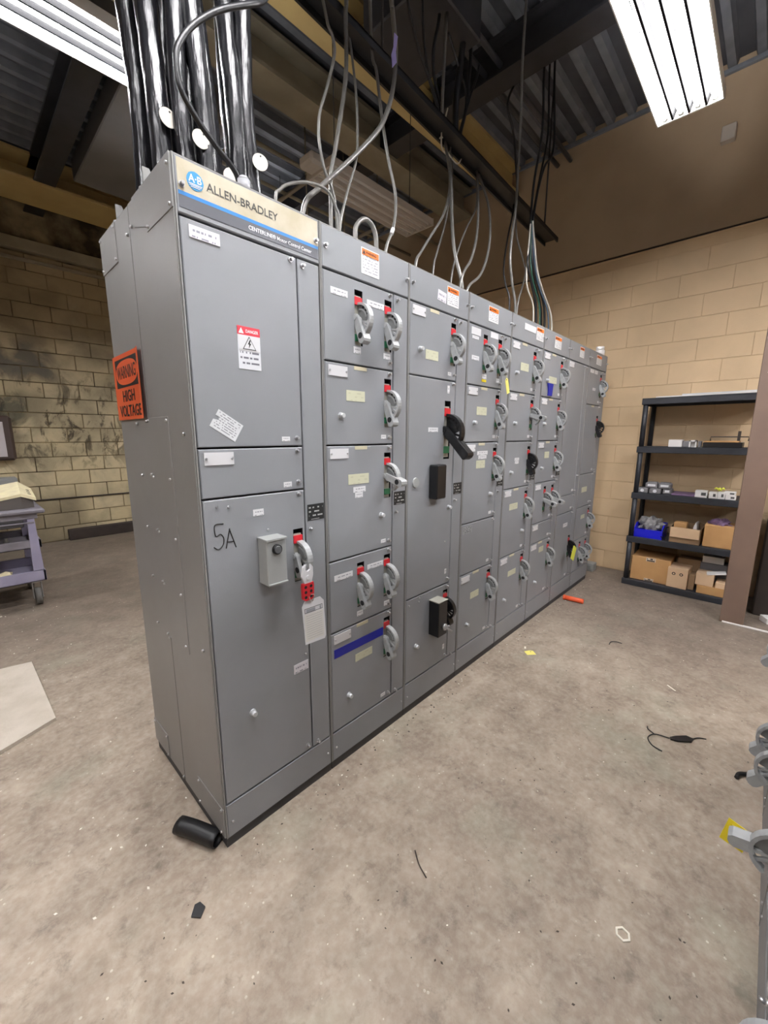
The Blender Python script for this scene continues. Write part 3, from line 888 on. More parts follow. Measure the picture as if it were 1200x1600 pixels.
bb = MB().box(-.042, .042, -.070, 0, -.105, .100, 0, .004).box(-.043, .043, -.071, 0, .100, .104, 1)
add('black_box', bb.mesh('black_box', ['blackp', 'slotplate']), d, (.250 - x0, 0, .515 - z0), label='black rectangular box with pale lid')
add('toggle_switch', MB().cyl((0, 0, 0), (0, -.012, 0), .020, n=6).cyl((0, -.012, 0), (.028, -.034, -.026), .006, n=8).cyl((0, -.012, 0), (.012, -.028, .012), .005, n=8).mesh('toggle', 'screw'), d, (.262 - x0, -.070, .462 - z0), label='chrome toggle switch')
for x, z in ((.032, .637), (.114, .637), (.119, .657)):
    small(d, x - x0, z - z0)
# --- fourth to eighth
s4, d4, tc4, _ = section(3 * SW, 0, 0, 'fourth grey control cabinet with a blank fourth door carrying one grey data plate', [
    dict(t=0, b=2, h=[hL, h1], tag=False, lab=[(.032, .132, 2.080, 2.118, 'white', 'nameplate'), (.043, .112, 2.058, 2.074, 'p_white', 'white_label'), (.245, .335, 2.094, 2.126, 'white', 'nameplate'), (.044, .123, 1.946, 1.970, 'p_white', 'white_label'), (.163, .215, 1.852, 1.880, 'p_white', 'unit_number_tag'), (.163, .215, 1.836, 1.850, 'yellow_deep', 'yellow_tag'), (.338, .372, 1.846, 1.872, 'p_white', 'unit_number_tag')]),
    dict(t=2, b=4, h=[h1], plate=1, strip=1, old=(.123, .238, 1.645, 1.692), knob=[(.095, 1.600)]),
    dict(t=4, b=7, h=[h1], plate=1, strip=1, old=(.143, .247, 1.328, 1.376), knob=[(.325, 1.157)], lab=[(.150, .273, 1.408, 1.432, 'p_white', 'white_label'), (.165, .262, 1.384, 1.406, 'p_white', 'white_label')]),
    dict(t=7, b=9, lab=[(.023, .128, .934, .982, 'p_grey', 'data_plate')]),
    dict(t=9, b=12, h=[h1], plate=1, strip=1, old=(.143, .245, .488, .532), knob=[(.106, .329)]),
], warn=(.209, .325, 2.179, 2.261))
s5, d5, tc5, _ = section(4 * SW, 0, 0, 'fifth grey control cabinet with a black handle on its third door', [
    dict(t=0, b=2, h=[h1], plate=1, strip=1, old=(.153, .275, 1.955, 2.006), knob=[(.088, 1.932)]),
    dict(t=2, b=4, h=[dict(x=.366, a=-14)], plate=1, strip=1, knob=[(.105, 1.607)]),
    dict(t=4, b=6, h=[dict(x=.366, kind='black')], knob=[(.092, 1.275)], lab=[(.147, .215, 1.352, 1.372, 'p_white', 'white_label'), (.155, .210, 1.330, 1.350, 'p_white', 'white_label')]),
    dict(t=6, b=9, h=[h1], plate=1, strip=1, old=(.111, .238, 1.005, 1.050), knob=[(.326, .828)]),
    dict(t=9, b=12, h=[h1], plate=1, strip=1, old=(.150, .275, .505, .545), knob=[(.101, .342)]),
], warn=(.365, .485, 2.181, 2.266))
stick(tc5, .170, .345, .066, .106, 'white', 'nameplate', t=.002)
s6, d6, tc6, _ = section(5 * SW, 0, 0, 'sixth grey control cabinet with a blue plastic tag on its top door', [
    dict(t=0, b=2, h=[h1], plate=1, strip=1, old=(.130, .279, 1.918, 1.965), knob=[(.088, 1.931)]),
    dict(t=2, b=4, h=[h1], plate=1, strip=1, knob=[(.088, 1.613)]),
    dict(t=4, b=6, h=[h1], plate=1, strip=1, old=(.150, .240, 1.350, 1.400), knob=[(.101, 1.277)]),
    dict(t=6, b=8, h=[dict(x=.21, a=-20), dict(x=.366, a=-20)], plate=1),
    dict(t=8, b=9, plate=1),
    dict(t=9, b=12, h=[h1], plate=1, strip=1, old=(.180, .270, .575, .620), knob=[(.129, .336)]),
], warn=(.190, .320, 2.176, 2.262))
d, x0, z0, z1 = d6[0]
add('blue_tag', MB().prism_y([(-.052, .045), (.055, .045), (.048, .0), (.040, -.045), (-.035, -.045), (-.035, 0)], -.006, 0).mesh('blue_tag', 'tape_blue'), d, (.155 - x0, -.001, 1.868 - z0), label='dark blue plastic tag')
s7, d7, tc7, _ = section(6 * SW, 0, 0, 'seventh grey control cabinet with a tall plain door and a black handle below', [
    dict(t=0, b=7, plate=1),
    dict(t=7, b=8),
    dict(t=8, b=12, h=[dict(x=.366, z=.600, kind='black')], lab=[(.190, .294, .700, .736, 'p_white', 'white_label')]),
], warn=(.236, .341, 2.183, 2.267), plate=False)
s8, d8, tc8, _ = section(7 * SW, 0, 0, 'last grey control cabinet at the far end beside the block wall', [
    dict(t=0, b=2, h=[h1], lab=[(.044, .140, 2.090, 2.120, 'p_white', 'white_label'), (.165, .250, 2.090, 2.120, 'p_white', 'white_label'), (.146, .228, 1.940, 1.964, 'p_white', 'white_label')]),
    dict(t=2, b=6, h=[dict(x=.366, z=1.714, kind='black')], strip=1),
    dict(t=6, b=8, old=(.1, .25, .98, 1.03)),
    dict(t=8, b=10, h=[h1], old=(.15, .26, .71, .75)),
    dict(t=10, b=12, h=[hL, h1]),
], warn=(.185, .331, 2.177, 2.262), plate=False)

add('plastic_jar', MB().cyl((0, 0, 0), (0, 0, .05), .042, n=16).cyl((0, 0, .05), (0, 0, .085), .036, n=16).mesh('plastic_jar', 'box_white'), None, (3.985, .05, SH), label='white round jar standing on the last cabinet top', cat='jar')
add('floor_outlet_box', MB().box(-.06, .06, -.05, .05, 0, .09, 0, .006).box(-.065, -.05, -.03, .03, .02, .075, 0, .003).mesh('floor_outlet_box', 'box_grey'), None, (4.40, .06, 0), label='small grey box on the floor beyond the last cabinet', cat='box')
# --- row across the aisle: only handles and base reach into view
OPP = 'grey control cabinets across the aisle'
def opp(Xr, label, units):
    return section(Xr, -1.436, PI, label, units, group=OPP, plate=False)
opp(.504, 'nearest grey cabinet across the aisle with one handle at lower right corner', [dict(t=0, b=8), dict(t=8, b=12, h=[dict(x=.19, z=.60, a=-50)])])
opp(1.012, 'cabinet across the aisle with a handle lever pointing out beside a yellow tag', [dict(t=0, b=8), dict(t=8, b=12, h=[dict(x=.205, z=.585, a=-12)])])
opp(1.520, 'cabinet across the aisle with two grey handles side by side', [dict(t=0, b=8, h=[dict(x=.19, z=.99, a=-50)]), dict(t=8, b=12, h=[dict(x=.19, z=.60, a=-50), dict(x=.366, z=.60, a=-50)])])
opp(2.028, 'farthest grey cabinet across the aisle with one handle at right edge', [dict(t=0, b=8), dict(t=8, b=12, h=[dict(x=.366, z=.80, a=-50)])])

# ------------------------------------------------------------------ sign on the cabinet side
sg = add('warning_sign', None, None, (-.006, .563, 1.713), label='orange high voltage warning sign on the nearest cabinet side', cat='sign')
sw_, sh_ = .172, .125
sheet = MB()
n = 8
bmv = []
for i in range(n + 1):
    t = i / n
    y = sw_ - 2 * sw_ * t
    curl = -.004 - .008 * (max(0, t - .85) / .15) ** 2
    bmv.append((y, curl))
for (ya, xa), (yb, xb) in zip(bmv, bmv[1:]):
    for sx in (0,):
        v = [sheet.bm.verts.new(p) for p in ((xa, ya, -sh_), (xb, yb, -sh_), (xb, yb, sh_), (xa, ya, sh_), (xa + .0012, ya, -sh_), (xb + .0012, yb, -sh_), (xb + .0012, yb, sh_), (xa + .0012, ya, sh_))]
        for f in ((0, 1, 2, 3), (4, 5, 6, 7), (0, 1, 5, 4), (3, 2, 6, 7), (0, 3, 7, 4), (1, 2, 6, 5)):
            sheet.bm.faces.new([v[i] for i in f])
add('sheet', sheet.mesh('sheet', 'sign_orange'), sg)
fx = -.0046
# black frame with a rounded orange oval window holding the word
fr = MB()
def sup(a, b, k=36, p=2.6):
    o = []
    for i in range(k):
        th = 2 * PI * i / k
        c, s = math.cos(th), math.sin(th)
        o.append((a * math.copysign(abs(c) ** (2 / p), c), b * math.copysign(abs(s) ** (2 / p), s)))
    return o
fr.prism_x([(-.140, .000), (.140, .000), (.140, .108), (-.140, .108)], fx - .0004, fx, 0)
ov = [(p[0], p[1] + .054) for p in sup(.135, .046, p=2.5)]
fr.prism_x(ov, fx - .0009, fx - .0003, 1)
add('word_frame', fr.mesh('word_frame', ['ink', 'sign_orange']), sg)
text(sg, 'WARNING', .066, 'ink', fx - .0012, 0, .053, 'side', bold=.0006, width=.235)
text(sg, 'HIGH', .060, 'ink', fx - .0004, 0, -.036, 'side', bold=.0008, width=.150)
text(sg, 'VOLTAGE', .060, 'ink', fx - .0004, -.002, -.093, 'side', bold=.0008, width=.272)

# ------------------------------------------------------------------ lockout hasp and tags
hz = 1.172 - .106
hp = add('lockout_hasp', None, None, (.336, -.092, .985), (0, 0, 0), label='red lockout hasp with steel jaws on the 5A handle', cat='lockout')
add('jaws', MB().prism_y([(-.026, .028), (-.020, .062), (-.008, .072), (-.010, .052), (0, .044), (.012, .050), (.014, .072), (.024, .058), (.024, .028), (.016, -.002), (-.014, -.002)], -.005, .005).cyl((0, -.008, .022), (0, .008, .022), .009, n=12).mesh('jaws', 'white'), hp)
body = MB().prism_y([(-.024, 0), (.024, 0), (.026, -.012), (.024, -.060), (.014, -.068), (-.014, -.068), (-.024, -.060), (-.026, -.012)], -.006, .006)
for x in (-.012, .012):
    for z in (-.014, -.034, -.054):
        body.cyl((x, -.0064, z), (x, .0064, z), .0062, n=10, mi=1)
add('body', body.mesh('hasp_body', ['red', 'void']), hp)
lt = add('lockout_tag', None, None, (.358, -.094, .903), (0, 0, 0), label='long white ruled tag hanging below the red hasp', cat='tag')
pts = []
tagm = MB().prism_y([(-.052, -.008), (-.038, .012), (.034, .012), (.050, -.006), (.052, -.150), (.046, -.160), (-.046, -.156)], -.0008, .0008)
add('card', tagm.mesh('card', 'white'), lt, (0, 0, 0), (math.radians(-4), math.radians(1), 0))
tc = add('ruled_lines', B(-.044, .044, -.0012, -.0006, -.146, -.040, 'p_tag'), lt, (0, 0, 0), (math.radians(-4), math.radians(1), 0))
add('header_frame', MB().box(-.042, .042, -.0013, -.0007, -.036, -.018, 0).box(-.040, .040, -.0016, -.0010, -.034, -.020, 1).mesh('hdr', ['ink_grey', print_mat('tag_header', (204, 204, 206), (150, 152, 158), 1, 12, .8, .6)]), lt, (0, 0, 0), (math.radians(-4), math.radians(1), 0))
add('string', MB().tube([(0, 0, .004), (.002, -.006, .03), (-.012, -.004, .034)], .0012, n=5).tube([(-.012, -.002, .002), (-.018, -.004, .02), (-.022, -.002, .034)], .0012, n=5).mesh('string', 'wire_white'), lt)
def hung_tag(x, y, z, w, h, m, tilt, label, knot, cat='tag'):
    R = Matrix.Rotation(tilt, 3, 'Y')
    k = R.inverted() @ (Vector(knot) - Vector((x, y, z)))          # where its string is tied
    me = MB().prism_y([(-w / 2, -h), (w / 2, -h), (w / 2, -.012), (w / 2 - .012, 0), (-w / 2 + .012, 0), (-w / 2, -.012)], -.0007, .0007)
    me.cyl((0, -.0011, -.010), (0, .0011, -.010), .004, n=10, mi=1).tube([(0, 0, -.008), tuple(k * .5 + Vector((0, 0, .008))), tuple(k)], .0012, n=5, mi=0)
    return add('hanging_tag', me.mesh('hanging_tag', [m, 'void']), None, (x, y, z), (0, tilt, 0), label=label, cat=cat)
hung_tag(3.30, -.100, .530, .095, .125, 'neon', math.radians(28), 'bright yellow tag hanging on the black handle near the far end', (3.416, -.045, .50))
hung_tag(1.905, -.045, 1.872, .036, .095, 'yellow', math.radians(-22), 'pale yellow paper tag hanging on the fourth cabinet top handle', (1.893, -.046, 1.905))
yt = add('hanging_tag', MB().prism_x([(-1.325, .416), (-1.312, .338), (-1.366, .325), (-1.368, .402)], .929, .931).tube([(.93, -1.335, .40), (.88, -1.338, .43), (.815, -1.345, .452)], .0012, n=5).mesh('hanging_tag', 'yellow_deep'), label='bright yellow tag behind a handle lever at the right edge', cat='tag')

# ------------------------------------------------------------------ cables above the cabinets
TOP = SH
def cable(name, pts, r, m, label, cat='cable', group=None, n=8, sub=6, wob=0.0):
    return add(name, MB().tube(pts, r, n=n, sub=sub, wob=wob).mesh(name, m), label=label, cat=cat, group=group)
THICK = 'thick black cables rising from the nearest cabinet'
for k, (x, y, r, dx, dy, lab) in enumerate([
    (.050, .350, .030, .00, .02, 'leftmost thick glossy black cable rising from nearest cabinet'),
    (.064, .235, .033, .01, .03, 'second thick black cable from the left behind a cream disc'),
    (.110, .300, .030, .03, .01, 'third thick black cable from the left, partly hidden in the bunch'),
    (.125, .175, .027, .00, .03, 'fourth thick black cable from the left, close behind the brand sign'),
    (.178, .240, .032, .00, .02, 'fifth thick black cable from the left in the main bunch'),
    (.192, .160, .029, -.03, .02, 'sixth thick black cable from the left, leaning left as it rises'),
    (.232, .200, .026, -.025, .03, 'right-hand thick black cable of the main bunch, leaning left'),
    (.292, .165, .029, -.002, .02, 'left black cable of the separate pair above the brand sign'),
    (.322, .240, .027, .00, .02, 'middle black cable between the separate pair, set back'),
    (.345, .150, .028, -.012, .02, 'right black cable of the separate pair, with a cream disc')]):
    P = []
    for j in range(8):
        t = j / 7
        z = TOP - .005 + (ZC - TOP - .1) * t
        P.append((x + dx * min(1, t * 4) + .008 * math.sin(j * 2.1 + k), y + dy * t * 4 + .006 * math.cos(j * 1.7 + k * 2), z))
    cable('power_cable', P, r, 'cable', lab, group=THICK, n=14, sub=8, wob=.03)
cable('looping_cable', [(.42, .09, 2.98), (.366, .08, 2.897), (.319, .06, 2.847), (.199, .05, 2.752), (.115, .05, 2.666), (.068, .05, 2.594), (.056, .05, 2.547), (.064, .05, 2.483), (.108, .05, 2.426), (.162, .05, 2.381), (.217, .05, 2.338), (.245, .07, 2.285)], .0085, 'wire_black', 'black cable curving left in front of the thick cable bunch', n=8)
for x, y, z, ry, rz, lab in [(.079, .192, 2.487, .3, .5, 'cream disc tag at upper left on the thick cables'), (.154, .140, 2.441, .5, .4, 'cream disc tag behind the curving black cable'), (.243, .125, 2.366, .6, .3, 'cream disc tag half hidden behind the brand sign edge'), (.346, .113, 2.447, .1, .2, 'round cream disc tag on the separate pair of cables')]:
    me = MB().cyl((0, -.001, 0), (0, .001, 0), .026, n=24).cyl((0, -.0014, .018), (0, .0014, .018), .003, n=8, mi=1).mesh('cable_tag', ['disc', 'void'])
    add('cable_tag', me, None, (x, y, z), (0, ry, rz - .5), label=lab, cat='tag', group='cream cable tags')
gl = MB().cyl((0, 0, 0), (0, 0, .035), .020, .021, n=16).cyl((0, 0, .035), (0, 0, .046), .021, .014, n=16)
add('glass_cap', gl.mesh('glass_cap', 'glass'), None, (.240, .045, SH), label='clear glass cap standing on top behind the brand sign', cat='cap')

WIRES = {
'A': ([[0.78, 0.35, 4.3], [0.80, 0.35, 3.55], [0.853, 0.35, 3.305], [0.884, 0.35, 3.259], [0.896, 0.35, 3.196], [0.853, 0.35, 3.058], [0.806, 0.35, 2.932], [0.797, 0.35, 2.865], [0.798, 0.35, 2.811], [0.824, 0.35, 2.714], [0.872, 0.35, 2.641], [0.892, 0.35, 2.536], [0.898, 0.35, 2.285]], .0065, 'wire_grey', 'thin grey wavy cable left of the unlit fixture'),
'B': ([[1.02, 0.40, 4.3], [1.017, 0.4, 3.548], [1.011, 0.4, 3.452], [1.011, 0.4, 3.24], [0.988, 0.4, 3.092], [0.957, 0.4, 2.962], [0.935, 0.4, 2.867], [0.904, 0.4, 2.739], [0.899, 0.4, 2.546], [0.897, 0.4, 2.285]], .010, 'wire_grey', 'straight grey cable dropping beside the wavy cable'),
'C': ([[1.05, 0.45, 4.3], [1.057, 0.45, 3.505], [1.061, 0.425, 3.373], [1.068, 0.4, 3.193], [1.056, 0.375, 3.042], [1.025, 0.35, 2.845], [0.941, 0.325, 2.659], [0.872, 0.3, 2.491], [0.851, 0.3, 2.285]], .006, 'wire_grey', 'thin grey cable swinging left in front of the unlit fixture'),
'D': ([[1.19, 0.3, 4.3], [1.213, 0.3, 3.624], [1.23, 0.306, 3.533], [1.262, 0.312, 3.384], [1.247, 0.319, 3.218], [1.179, 0.325, 3.05], [1.051, 0.331, 2.894], [0.914, 0.337, 2.751], [0.791, 0.344, 2.627], [0.703, 0.35, 2.52], [0.677, 0.35, 2.285]], .0115, 'wire_grey', 'thicker grey cable sweeping diagonally down to the left with lavender tape'),
'E': ([[1.20, 0.45, 4.3], [1.23, 0.45, 3.503], [1.245, 0.429, 3.363], [1.266, 0.407, 3.146], [1.293, 0.386, 2.964], [1.322, 0.364, 2.817], [1.304, 0.343, 2.701], [1.256, 0.321, 2.595], [1.183, 0.3, 2.475], [1.161, 0.3, 2.285]], .008, 'wire_grey', 'grey cable crossing the unlit fixture with a white band near its foot'),
'H': ([[2.16, 0.66, 4.3], [2.134, 0.66, 3.721], [2.081, 0.60, 3.535], [2.02, 0.492, 3.202], [1.956, 0.428, 2.923], [1.903, 0.364, 2.698], [1.908, 0.3, 2.475], [1.909, 0.3, 2.285]], .011, 'wire_grey', 'thick straight grey cable under the dark channel, ending by the third cabinet sticker'),
'I': ([[2.153, 0.6, 3.55], [2.093, 0.55, 3.292], [2.015, 0.5, 3.109], [1.886, 0.45, 2.925], [1.689, 0.4, 2.724], [1.534, 0.35, 2.576], [1.432, 0.3, 2.483], [1.401, 0.3, 2.285]], .008, 'wire_grey', 'grey cable curving left from the dark channel to the third cabinet'),
'J': ([[2.205, 0.62, 3.563], [2.156, 0.576, 3.288], [2.069, 0.532, 3.113], [1.957, 0.488, 2.893], [1.818, 0.444, 2.677], [1.729, 0.4, 2.555], [1.702, 0.4, 2.285]], .006, 'wire_grey', 'thin grey cable behind the left-curving one at the third cabinet'),
'K': ([[2.536, 0.63, 3.533], [2.455, 0.556, 3.42], [2.376, 0.492, 3.178], [2.27, 0.428, 2.928], [2.105, 0.364, 2.706], [1.904, 0.3, 2.531], [1.844, 0.3, 2.285]], .009, 'wire_grey', 'middle grey cable of the three dropping above the fourth cabinet'),
'L': ([[2.574, 0.63, 3.535], [2.519, 0.567, 3.428], [2.546, 0.513, 3.26], [2.507, 0.46, 3.065], [2.396, 0.407, 2.834], [2.212, 0.353, 2.631], [1.977, 0.3, 2.48], [1.907, 0.3, 2.285]], .009, 'wire_grey', 'grey cable bowing out to the right above the fourth cabinet'),
'M': ([[2.557, 0.63, 3.507], [2.469, 0.565, 3.229], [2.247, 0.51, 2.974], [2.055, 0.455, 2.729], [1.929, 0.4, 2.55], [1.891, 0.4, 2.285]], .006, 'wire_grey', 'thin grey cable slanting left above the fourth cabinet'),
'N': ([[2.76, .4, 4.6], [2.753, 0.4, 4.202], [2.749, 0.386, 3.871], [2.72, 0.371, 3.489], [2.691, 0.357, 3.245], [2.629, 0.343, 3.015], [2.592, 0.329, 2.833], [2.616, 0.314, 2.671], [2.66, 0.3, 2.519], [2.673, 0.3, 2.285]], .010, 'wire_grey', 'long grey cable dropping from the roof to the fifth cabinet'),
'O': ([[2.97, 0.5, 3.405], [2.953, 0.47, 3.157], [3.033, 0.44, 2.988], [3.032, 0.41, 2.881], [2.918, 0.38, 2.713], [2.804, 0.35, 2.569], [2.77, 0.35, 2.285]], .007, 'wire_grey', 'thin grey cable looping right above the fifth cabinet'),
'P': ([[3.129, 0.6, 3.512], [3.033, 0.56, 3.342], [2.906, 0.52, 3.157], [2.783, 0.48, 2.871], [2.756, 0.44, 2.721], [2.758, 0.4, 2.593], [2.759, 0.4, 2.285]], .007, 'wire_black', 'dark cable bowing left above the fifth cabinet'),
'Q1': ([[3.123, .4, 4.64], [3.123, 0.4, 4.341], [3.119, 0.383, 3.937], [2.999, 0.367, 3.542], [2.942, 0.35, 3.287], [2.905, 0.333, 2.984], [2.876, 0.317, 2.854], [3.028, 0.3, 2.597], [3.074, 0.3, 2.285]], .010, 'wire_black', 'left black wire of the bundle dropping above the sixth cabinet'),
'Q2': ([[3.30, .4, 4.64], [3.325, 0.4, 4.382], [3.373, 0.389, 3.938], [3.185, 0.377, 3.704], [3.07, 0.366, 3.477], [2.989, 0.354, 3.212], [2.987, 0.343, 2.987], [3.064, 0.331, 2.82], [3.244, 0.32, 2.631], [3.298, 0.32, 2.285]], .010, 'wire_black', 'right black wire of the bundle, bulging right under the roof'),
'Q3': ([[3.30, .44, 4.64], [3.313, 0.44, 4.418], [3.328, 0.427, 4.029], [3.194, 0.413, 3.637], [3.095, 0.4, 3.358], [3.045, 0.387, 3.098], [3.091, 0.373, 2.862], [3.272, 0.36, 2.634], [3.326, 0.36, 2.285]], .009, 'wire_black', 'middle black wire of the bundle above the sixth cabinet'),
'Q4': ([[2.931, 0.34, 3.212], [2.938, 0.327, 2.907], [2.995, 0.313, 2.75], [3.108, 0.3, 2.588], [3.142, 0.3, 2.285]], .006, 'wire_green', 'dark green wire spreading from the black bundle'),
'Q5': ([[2.931, 0.34, 3.212], [3.025, 0.327, 2.906], [3.111, 0.313, 2.753], [3.288, 0.3, 2.583], [3.341, 0.3, 2.285]], .006, 'wire_blue', 'slate blue wire spreading from the black bundle'),
'Q6': ([[2.923, 0.34, 3.186], [2.876, 0.327, 2.843], [2.881, 0.313, 2.698], [2.981, 0.3, 2.572], [3.011, 0.3, 2.285]], .006, 'wire_white', 'pale wire on the left of the spreading bundle'),
'Q7': ([[2.954, 0.34, 3.219], [3.066, 0.327, 2.893], [3.179, 0.313, 2.744], [3.363, 0.3, 2.571], [3.418, 0.3, 2.285]], .008, 'wire_white', 'pale wire on the right of the spreading bundle'),
}
for k, (p, r, m, lab) in WIRES.items():
    cable('control_cable', p, r, m, lab, group='thin cables above the cabinets')
cable('control_cable', [(.52, .3, 2.285), (0.526, 0.3, 2.47), (0.543, 0.3, 2.504), (0.588, 0.3, 2.544), (0.687, 0.3, 2.59), (0.792, 0.3, 2.601), (0.846, 0.3, 2.549), (0.864, 0.3, 2.502), (.87, .3, 2.285)], .0065, 'wire_grey', 'wide low cable arch over the first and second cabinets', group='thin cables above the cabinets')
cable('control_cable', [(.962, .3, 2.285), (0.965, 0.3, 2.453), (0.97, 0.3, 2.51), (1.0, 0.3, 2.548), (1.039, 0.3, 2.567), (1.084, 0.3, 2.553), (1.107, 0.3, 2.511), (1.111, 0.3, 2.454), (1.113, .3, 2.285)], .0115, 'wire_grey', 'narrow thick cable arch over the second cabinet', group='thin cables above the cabinets')
CW = 'black cables tangled under the roof'
for p, r, lab in [
    ([(1.76, .70, 4.62), (1.798, 0.7, 4.203), (1.857, 0.7, 4.075), (1.925, 0.7, 3.977), (2.047, 0.7, 3.864), (2.188, 0.66, 3.60)], .009, 'leftmost black cable under the roof reaching the dark channel'),
    ([(1.94, .70, 4.62), (1.948, 0.7, 4.299), (1.969, 0.7, 4.072), (2.016, 0.7, 3.921), (2.107, 0.7, 3.821), (2.204, 0.66, 3.60)], .009, 'second black cable from the left under the roof'),
    ([(2.17, .70, 4.62), (2.152, 0.7, 4.428), (2.124, 0.7, 4.252), (2.075, 0.7, 4.061), (2.104, 0.7, 3.894), (2.243, 0.66, 3.60)], .011, 'third black cable under the roof, bending left then right'),
    ([(2.44, .70, 4.63), (2.426, 0.7, 4.337), (2.391, 0.7, 4.123), (2.354, 0.7, 3.907), (2.307, 0.66, 3.60)], .024, 'thick black cable bundle hanging under the roof'),
    ([(2.392, .7, 4.62), (2.518, 0.7, 4.39), (2.518, 0.7, 4.152), (2.49, 0.7, 3.934), (2.333, 0.66, 3.62)], .013, 'black cable bulging right beside the thick bundle under the roof'),
    ([(2.237, 0.7, 4.264), (2.338, 0.7, 4.172), (2.485, 0.7, 4.013), (2.411, 0.68, 3.75), (2.34, .66, 3.58)], .009, 'short black cable end crossing the thick bundle'),
    ([(2.65, .7, 4.30), (2.624, 0.7, 4.208), (2.545, 0.7, 4.043), (2.388, 0.68, 3.72), (2.33, .66, 3.56)], .009, 'short black cable end right of the thick bundle'),
    ([(3.20, .66, 4.62), (3.20, 0.66, 4.5), (3.04, 0.66, 4.22), (3.18, 0.66, 4.05), (3.28, 0.64, 3.6)], .010, 'black cable kinking under the roof right of the bundle')]:
    cable('roof_cable', p, r, 'wire_black', lab, group=CW)
add('tape_flag', MB().prism_y([(-.012, .10), (.012, .10), (.006, .03), (.016, -.01), (-.010, -.05), (-.022, 0), (-.012, .04)], -.002, .002).mesh('tape_flag', 'lavender'), None, (1.225, .287, 3.33), (0, .1, 0), label='lavender tape flag stuck on the diagonal grey cable', cat='tape')
add('cable_band', MB().cyl((1.244, .317, 2.572), (1.262, .323, 2.605), .0105, n=10).mesh('cable_band', 'white'), label='white band on the grey cable over the second cabinet', cat='band')
add('cable_tie', MB().tube([(2.09, .59, 3.53), (2.05, .57, 3.59), (2.06, .56, 3.66)], .005, n=5).tube([(2.10, .59, 3.50), (2.02, .57, 3.48), (1.98, .56, 3.45)], .005, n=5).tube([(2.08, .57, 3.42), (2.17, .55, 3.38), (2.21, .54, 3.42)], .005, n=5).tube([(2.07, .57, 3.40), (1.99, .55, 3.40), (1.97, .54, 3.47)], .005, n=5).mesh('cable_tie', 'wire_white'), label='pale cable tie tails on the cables at the dark channel', cat='cable tie')
# dark channel carrying the cables
YL = lambda x: .54 + .0503 * (x - 1.05)
YR = lambda x: .424 + .0417 * (x - 1.03)
ch = MB().prism_z([(-3, YR(-3)), (4.008, YR(4.008)), (4.008, YL(4.008)), (-3, YL(-3))], 3.48, 3.49)
for f in (YR, lambda x: YL(x) - .012):
    ch.prism_z([(-3, f(-3)), (4.008, f(4.008)), (4.008, f(4.008) + .012), (-3, f(-3) + .012)], 3.45, 3.49)
add('support_channel', ch.mesh('support_channel', 'black_steel'), label='long dark steel channel hung over the cabinets to carry cables', cat='channel')
for k, (x, lab) in enumerate([(1.35, 'dark hanger rod holding the channel above the second cabinet'), (3.75, 'dark hanger rod holding the far end of the channel')]):
    add('hanger_rod', MB().cyl((x, YR(x) + .05, 3.49), (x, YR(x) + .05, ZC), .008, n=8).mesh('hanger_rod', 'dark_steel'), label=lab, cat='rod')

# ------------------------------------------------------------------ steel column
colm = MB().box(3.738, 3.90, -1.292, -1.142, 0, ZC, 0, .004)
add('steel_column', colm.mesh('steel_column', 'brown_steel'), label='brown painted steel column at the right edge by the shelf', cat='column')
add('floor_strip', B(3.728, 3.745, -2.2, -1.16, 0, .012, 'box_white', .002), label='thin pale metal strip on the floor at the column foot', cat='strip')
add('paper_notice', MB().prism_x([(-.05, 0), (0, .055), (.05, .0), (0, -.055)], -.0015, 0).mesh('paper_notice', 'p_plate'), None, (3.7375, -1.232, 1.985), label='white paper notice on the brown column', cat='notice')
add('bent_bracket', MB().box(-.05, .05, -.04, .04, 0, .05, 0, .004).box(.03, .24, -.10, -.085, .05, .06, 0, .002).mesh('bent_bracket', 'box_white'), None, (3.98, -1.44, 0), (0, 0, .5), label='pale metal bracket lying on the floor behind the column', cat='bracket')
add('darkness_block', MB().box(4.1, 4.5, -1.95, -1.33, 0, .9, 0, .01).mesh('darkness_block', 'base_brown'), label='made-up dark block for the darkness behind the brown column', cat='box')  # block put in where only darkness shows behind the column

# ------------------------------------------------------------------ black plastic shelf
sh = add('shelf_unit', None, None, (4.17, -.315, 0), label='black plastic five tier shelf unit against the block wall', cat='shelf')
SWD, SDP = .914, .435
levels = [.062, .514, .963, 1.419, 1.877]
for z in levels:
    p = MB()
    p.box(0, SDP, -SWD, 0, z - .012, z, 0, .003)
    for (a, b, c, d) in ((0, .02, -SWD, 0), (SDP - .02, SDP, -SWD, 0), (.02, SDP - .02, -.02, 0), (.02, SDP - .02, -SWD, -SWD + .02)):
        p.box(a, b, c, d, z - .060, z - .010, 0, .003)
    add('shelf_board', p.mesh('shelf_board', 'shelfp'), sh)
for x in (.03, SDP - .03):
    for y in (-.03, -SWD + .03):
        for za, zb in zip(levels, levels[1:]):
            add('post', MB().cyl((x, y, za), (x, y, zb - .05), .022, n=12).mesh('post', 'shelfp'), sh)
def sbox(x, ya, yb, z, h, d, m, label, cat='box', name='carton', bev=.003, rz=0.0, group='things on the black shelf', extra=None):
    w = abs(yb - ya)
    me = B(0, d, -w / 2, w / 2, 0, h, m, bev)
    return add(name, me, None, (x, (ya + yb) / 2, z), (0, 0, rz), label=label, cat=cat, group=group)
l1, l2, l3, l4, l5 = levels
add('panel_sheet', B(4.185, 4.56, -1.20, -.42, l5, l5 + .012, 'box_white', .002), label='long white sheet lying on the top shelf', cat='sheet', group='things on the black shelf')
add('panel_sheet', B(4.19, 4.50, -1.22, -.62, l5 + .012, l5 + .024, 'white', .002), label='second white sheet stacked on the top shelf sheet', cat='sheet', group='things on the black shelf')
sbox(4.20, -.563, -.669, l4, .068, .10, 'box_white', 'white square box at left on the second shelf', name='small_box')
